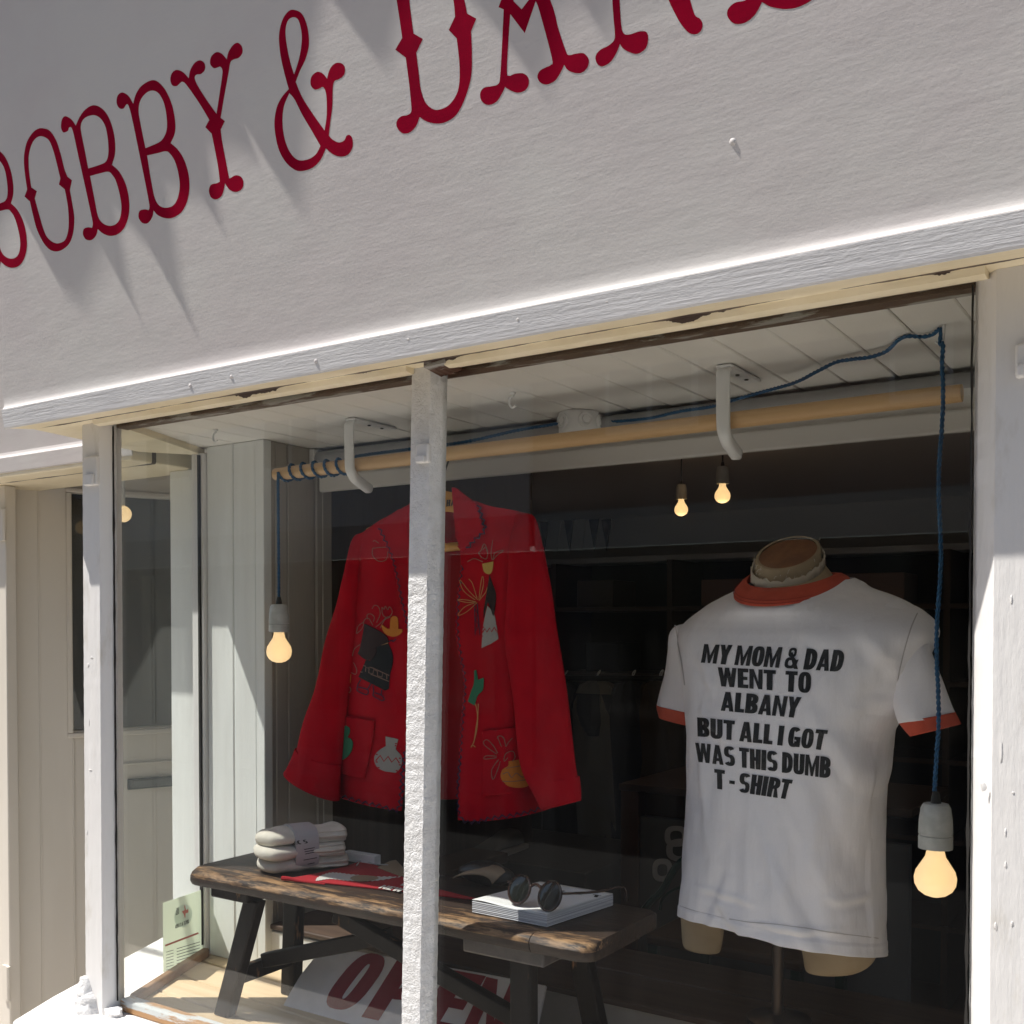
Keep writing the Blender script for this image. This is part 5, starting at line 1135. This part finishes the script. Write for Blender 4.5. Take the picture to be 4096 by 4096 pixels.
# ================================================================== the dim shop behind
structure(build('shop_floor', MB().box((-3.6,2.003,GZ-.1),(1.6,5,GZ)), M['shelf']))
structure(build('shop_ceiling', MB().box((-3.6,1.962,.545),(1.6,5,.60)), M['ceilgrey']))
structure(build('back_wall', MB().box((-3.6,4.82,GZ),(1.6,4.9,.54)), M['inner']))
structure(build('frieze', MB().box((-3.59,4.78,.335),(1.6,4.8195,.5435)), M['frieze']))
structure(build('picture_ledge', MB().box((-3.59,4.62,.305),(1.6,4.8195,.334)), M['ceilgrey'], bevel=.004))
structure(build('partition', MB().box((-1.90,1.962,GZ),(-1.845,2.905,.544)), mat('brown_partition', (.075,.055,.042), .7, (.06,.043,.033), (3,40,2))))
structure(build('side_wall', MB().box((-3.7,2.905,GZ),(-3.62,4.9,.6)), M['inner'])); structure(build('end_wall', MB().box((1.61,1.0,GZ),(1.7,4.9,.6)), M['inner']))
tx = atY(2300,2850,4.6).x
sh = thing('wall_shelving', (-2.2,4.6,GZ), 'dark wooden shelving across the back of the shop', 'shelves')
for z in (.085,-.225,-.535,-.85,-1.2): build('shelf', MB().box((-3.4,4.45,z-.02),(.8,4.81,z)), M['shelf'], sh)
for x in (-3.38,-2.72,-2.1,-1.5,-.9,-.3,.3): build('upright', MB().box((x,4.46,GZ),(x+.025,4.812,.30)), M['shelf'], sh)
k = 0
for z, row in ((.086,((-2.6,.2,.13,'shelf'),(-1.95,.28,.12,'brick'),(-1.36,.3,.13,'brick'),(-.78,.26,.12,'shelf'))),(-.224,((-2.55,.18,.14,'darkcloth'),(-1.98,.17,.10,'frieze'),(-1.32,.3,.17,'darkcloth'),(-.75,.3,.12,'darkcloth'))),(-.534,((-2.6,.3,.13,'darkcloth'),(-1.96,.3,.12,'frieze'),(-1.35,.2,.16,'shelf')))):
    for x, w_, h_, m in row:
        lab = {'brick':'reddish storage box','shelf':'brown storage box','darkcloth':'pile of dark folded clothes','frieze':'grey paper carton'}[m]
        pos = ('on the top shelf','on the second shelf','on the third shelf')[0 if z > 0 else 1 if z > -.3 else 2]
        o = build('folded_clothes' if m == 'darkcloth' else 'storage_box', MB().box((x,4.50,z+.0005),(x+w_,4.74,z+h_)), M[m], bevel=.006)
        tag(o, '%s %s %s' % (lab, pos, {-2.6:'at the far left',-2.55:'at the far left',-1.95:'left of centre',-1.98:'left of centre',-1.96:'left of centre',-1.36:'right of centre',-1.32:'right of centre',-1.35:'right of centre'}.get(x,'at the far right')), 'box' if m != 'darkcloth' else 'clothes')
for i,(u,col) in enumerate(((2175,'felt_brown'),(2225,'frieze'),(2275,'darkcloth'),(2325,'frieze'),(2375,'darkcloth'),(2425,'felt_brown'))):
    a, b, c = atY(u-20,2078,4.77), atY(u+20,2074,4.77), atY(u+2,2205,4.77)
    o = build('hanging_pennant', MB().prism([a,b,c], (0,.006,0)), M[col])
    tag(o, 'small dim pennant hanging against the pale frieze, number %s from the left' % ('one','two','three','four','five','six')[i] if False else '%s dim pennant hanging on the pale frieze%s' % (('brown','pale','charcoal','pale','charcoal','brown')[i], (' nearest the red jacket',' second from the red jacket',' left of the middle',' right of the middle',' last but one',' farthest from the red jacket')[i]), 'pennant', 'pennants on the frieze')
# clothes rail
RY = 3.35
ra, rb_ = atY(2180,2712,RY), atY(2790,2716,RY)
cr = thing('clothes_rail', ((ra.x+rb_.x)/2,RY,GZ), 'dark metal clothes rail in the dim shop', 'clothes rail')
build('bar', MB().tube([ra,rb_], .011, 10), M['black'], cr)
for p in (ra, rb_): build('upright', MB().tube([p,(p.x,RY,GZ+.002)], .012, 10), M['black'], cr)
def garment(u, w_, m, label, dark=None):
    c = atY(u,2740,RY); t = thing('hanging_shirt', (c.x,RY,c.z-.6), label, 'shirt', 'clothes on the rail')
    mb = MB(); rs = []
    for z, hw, th in ((.015,.03,.02),(.0,.07,.028),(-.04,w_*.85,.034),(-.09,w_,.036),(-.3,w_*1.03,.04),(-.55,w_*1.06,.045),(-.6,w_*1.06,.04)):
        rs.append([Vector((c.x+hw*se(0,0,1,1,k*math.pi/10,2.5)[0], RY+th*se(0,0,1,1,k*math.pi/10,2.5)[1]+.012*math.sin(k*1.9+z*9), c.z+z)) for k in range(20)])
    mb.rings(rs); b = build('body', mb, M[m], t, smooth=True)
    build('hook', MB().tube(opens([(c.x,RY,c.z+.015),(c.x,RY,c.z+.04),(c.x+.012,RY,c.z+.053),(c.x+.003,RY,ra.z+.018),(c.x-.012,RY,ra.z+.010)],4), .0022, 6), M['metalw'], t)
    if dark: build('yoke', MB().rings([[Vector((c.x+q*hw,RY-.043+.012*q*q,c.z+z)) for q in (-1,-.5,0,.5,1)] for z,hw in ((-.03,w_*.7),(-.08,w_*.8),(-.13,w_*.55),(-.18,.02))], False, False), M[dark], t, solid=.003)
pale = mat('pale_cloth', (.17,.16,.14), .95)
garment(2260,.08,'darkcloth','dark shirt hanging at the left end of the clothes rail')
M['pale'] = pale
garment(2390,.115,'pale','pale western shirt with a dark yoke on the clothes rail','darkcloth')
garment(2530,.10,'darkcloth','dark shirt hanging right of the pale western shirt on the rail')
M['browncloth'] = mat('brown_cloth', (.06,.04,.025), .95)
garment(2640,.09,'browncloth','brown shirt hanging at the right end of the clothes rail')
# cabinet with a brown corner post, pale lettering on its side
p = atY(2482,3160,2.75); q = atY(2553,3160,2.75)
cb = thing('cabinet', ((p.x+.3),2.8,GZ), 'dark cabinet with a brown corner post and pale rings on its side', 'cabinet')
build('corner_post', MB().box((p.x,2.75,GZ),(q.x,2.80,p.z)), mat('cabinet_post', (.10,.05,.03), .5), cb, bevel=.003)
build('side_panel', MB().box((q.x+.001,2.762,GZ),(q.x+.75,2.79,atY(2600,3270,2.76).z)), mat('cabinet_panel', (.13,.125,.12), .7), cb)
build('top', MB().box((p.x-.004,2.745,p.z),(q.x+.76,3.2,p.z+.02)), M['shelf'], cb, bevel=.003)
mb = MB(); cph = plane_hit((0,2.7615,0),(0,-1,0))
decal(mb, [ring(2705,3345,46,42,22,20), ring(2735,3400,70,46,26,20), ring(2650,3480,40,46,20,22)][:3], cph, .001); build('pale_rings', mb, M['ceilgrey'], cb)
# green chair
gc = atY(2620,3650,2.30); ch = thing('chair', (gc.x,2.35,GZ), 'green enamelled metal chair behind the bench', 'chair')
def T3(pts, Y): return [tuple(atY(u,v,Y+dy)) for u,v,dy in pts]
build('back_frame', MB().tube(opens(T3([(2735,3438,0),(2695,3480,0),(2650,3560,0),(2600,3610,0),(2560,3665,0),(2545,3700,0)],2.28),5), .009, 8), M['greenpaint'], ch, smooth=True)
build('back_frame', MB().tube(opens(T3([(2900,3440,0),(2860,3480,0),(2820,3560,0),(2780,3620,0),(2760,3690,0)],2.36),5), .009, 8), M['greenpaint'], ch, smooth=True)
build('back_rod', MB().tube(opens(T3([(2735,3545,0),(2690,3562,0),(2650,3595,0),(2640,3640,0)],2.30),5), .004, 6), M['greenpaint'], ch, smooth=True)
s0 = atY(2640,3600,2.3); build('seat', MB().box((s0.x-.02,2.26,s0.z-.10),(s0.x+.36,2.62,s0.z-.075)), mat('chair_seat', (.11,.06,.03), .5), ch, bevel=.008)
for x, y in ((s0.x-.005,2.28),(s0.x+.34,2.28),(s0.x-.005,2.6),(s0.x+.34,2.6)): build('leg', MB().bar((x-.03 if x < s0.x+.1 else x+.03,y,GZ+.001),(x,y,s0.z-.10),(.012,0,0),(0,.012,0)), M['greenpaint'], ch, bevel=.002)
# lamp with a brown shade on a dark table
lc = atY(1440,3262,2.30)
tb = thing('side_table', (lc.x+.12,2.33,GZ), 'dark side table under the shaded lamp', 'table')
zt_ = atY(1450,3420,2.3).z
build('top', MB().box((-1.84,2.12,zt_-.03),(lc.x+.34,2.56,zt_)), M['shelf'], tb, bevel=.004)
for x,y in ((-1.82,2.14),(lc.x+.31,2.14),(-1.82,2.52),(lc.x+.31,2.52)): build('leg', MB().box((x-.015,y-.015,GZ),(x+.015,y+.015,zt_-.031)), M['shelf'], tb)
tl = thing('table_lamp', (lc.x,2.30,zt_), 'table lamp with a brown drum shade half hidden by the jacket', 'lamp')
build('lamp_shade', MB().rings([[Vector((lc.x+r*math.cos(k*math.pi/20),2.30+r*math.sin(k*math.pi/20),lc.z+z)) for k in range(40)] for r,z in ((.118,0),(.085,.19))], cap=False), M['shade'], tl, smooth=True, solid=.002)
build('stem', MB().lathe((lc.x-.02,2.30,zt_+.0005), [(.055,0),(.05,.012),(.016,.02),(.011,.06),(.013,.10),(.009,lc.z-zt_+.04)], 20), mat('lamp_stem', (.10,.055,.03), .4), tl, smooth=True)
sp = atY(1545,3300,2.25)
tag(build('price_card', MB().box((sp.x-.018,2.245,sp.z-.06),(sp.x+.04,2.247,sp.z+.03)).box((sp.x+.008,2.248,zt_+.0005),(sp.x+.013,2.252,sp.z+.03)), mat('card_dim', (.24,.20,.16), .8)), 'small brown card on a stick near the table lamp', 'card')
# trainers on a low dark unit
un = atY(1980,3350,2.75)
tag(build('low_unit', MB().box((un.x-.45,2.62,GZ),(un.x+.4,3.1,un.z-.035)), M['inner'], bevel=.004), 'low dark display unit behind the bench', 'cabinet')
for i,(u,l) in enumerate(((1930,'left of the pair'),(2020,'right of the pair'))):
    c = atY(u,3335,2.72); tr = thing('trainer', (c.x,2.72,un.z-.034), 'white canvas trainer on the low dark unit, %s' % l, 'shoe', 'pair of trainers')
    rs = []
    for t, w_, h_ in ((0,.020,.022),(.12,.034,.052),(.3,.033,.056),(.5,.032,.042),(.75,.038,.028),(.93,.032,.022),(1,.015,.014)):
        rs.append([Vector((c.x+w_*se(0,0,1,1,k*math.pi/8,2.6)[0], 2.80-.26*t, un.z-.020+h_*.5*(1+se(0,0,1,1,k*math.pi/8,2.6)[1]))) for k in range(16)])
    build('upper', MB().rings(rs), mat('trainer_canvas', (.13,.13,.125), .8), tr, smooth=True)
    build('sole', MB().prism([(c.x+w_*sx_,2.81-.275*t,un.z-.0335) for sx_, seq in ((1,((0,.03),(.3,.036),(.75,.042),(1,.02))),(-1,((1,.02),(.75,.042),(.3,.036),(0,.03)))) for t,w_ in seq], (0,0,.0135)), M['frieze'], tr)
# hanging bulbs in the shop and a doorway lamp added in place of a mirrored bulb
for u,v,Y,s,l in ((2725,2000,2.95,.70,'smaller glowing bulb deep in the shop above the jacket sleeve'),(2890,1938,2.75,.74,'glowing bulb deep in the shop under the right pole bracket')):
    P = atY(u,v,Y); P.z = P.z+.006; t = pendant(P, l, s); li = bpy.data.lights.new('lamp_glow','POINT'); li.energy = .15; li.color = (1,.62,.30); li.shadow_soft_size = .03; lo_ = bpy.data.objects.new('lamp_glow', li); COL.objects.link(lo_); lo_.parent = t; lo_.location = (0,0,-.105*s); build('cord', MB().tube([P+Vector((0,0,.075*s)),(P.x,P.y,.5445)], .0025, 6), M['black'], t)
P = atY(492,2030,1.87); t = thing('mirrored_bulb_lamp', tuple(P), 'round glowing lamp added in the doorway for a mirrored bulb', 'lamp', 'hanging lamps')
build('globe', MB().blob(P-Vector((0,0,.018)), .023, 10), M['bulb'], t, smooth=2); build('stem', MB().tube([P,(P.x,P.y,.5195)], .006, 8), M['metalw'], t)
# ================================================================== across the street (seen mirrored in the panes)
def opp(x0, x1, h, m, label, y=-7.0):
    b = thing('terraced_house', ((x0+x1)/2,y-1.5,GZ), label, 'building', 'houses across the street')
    build('wall', MB().box((x0,y-4,GZ+2.75),(x1,y,GZ+h)), M[m], b)
    build('shopfront', MB().box((x0,y-4,GZ),(x1,y-.06,GZ+2.35)), M['inner'], b)
    build('fascia', MB().box((x0+.02,y-.05,GZ+2.355),(x1-.02,y-.002,GZ+2.745)), M['frieze'], b)
    n_ = max(2, int((x1-x0)/1.9)); st = (x1-x0)/n_
    for fz in (3.5, 6.1):
        if fz+1.5 > h: continue
        for i in range(n_):
            cx = x0+st*(i+.5); w_ = build('window', MB().box((cx-.5,y+.001,GZ+fz),(cx+.5,y+.06,GZ+fz+1.5)), M['frame'], b)
            for sx_ in (-.45,.03):
                for sz in (.06,.78): build('pane', MB().box((cx+sx_,y+.061,GZ+fz+sz),(cx+sx_+.42,y+.066,GZ+fz+sz+.66)), M['lens'], w_)
    for i in range(n_):
        cx = x0+st*(i+.5); build('shop_pane', MB().box((cx-.7,y-.059,GZ+.5),(cx+.7,y-.03,GZ+2.25)), M['lens'], b)
    build('cornice', MB().box((x0-.01,y-4,GZ+h),(x1+.01,y+.2,GZ+h+.2)), M['render'], b)
opp(-20,-13.3,8.2,'brick','brick terraced house far left across the street'); opp(-13.25,-6.2,8.8,'render','pale rendered terraced house across the street'); opp(-6.15,-.5,8.0,'brick','brick terraced house directly across the street'); opp(-.45,7,8.6,'render','pale rendered house at the right across the street')
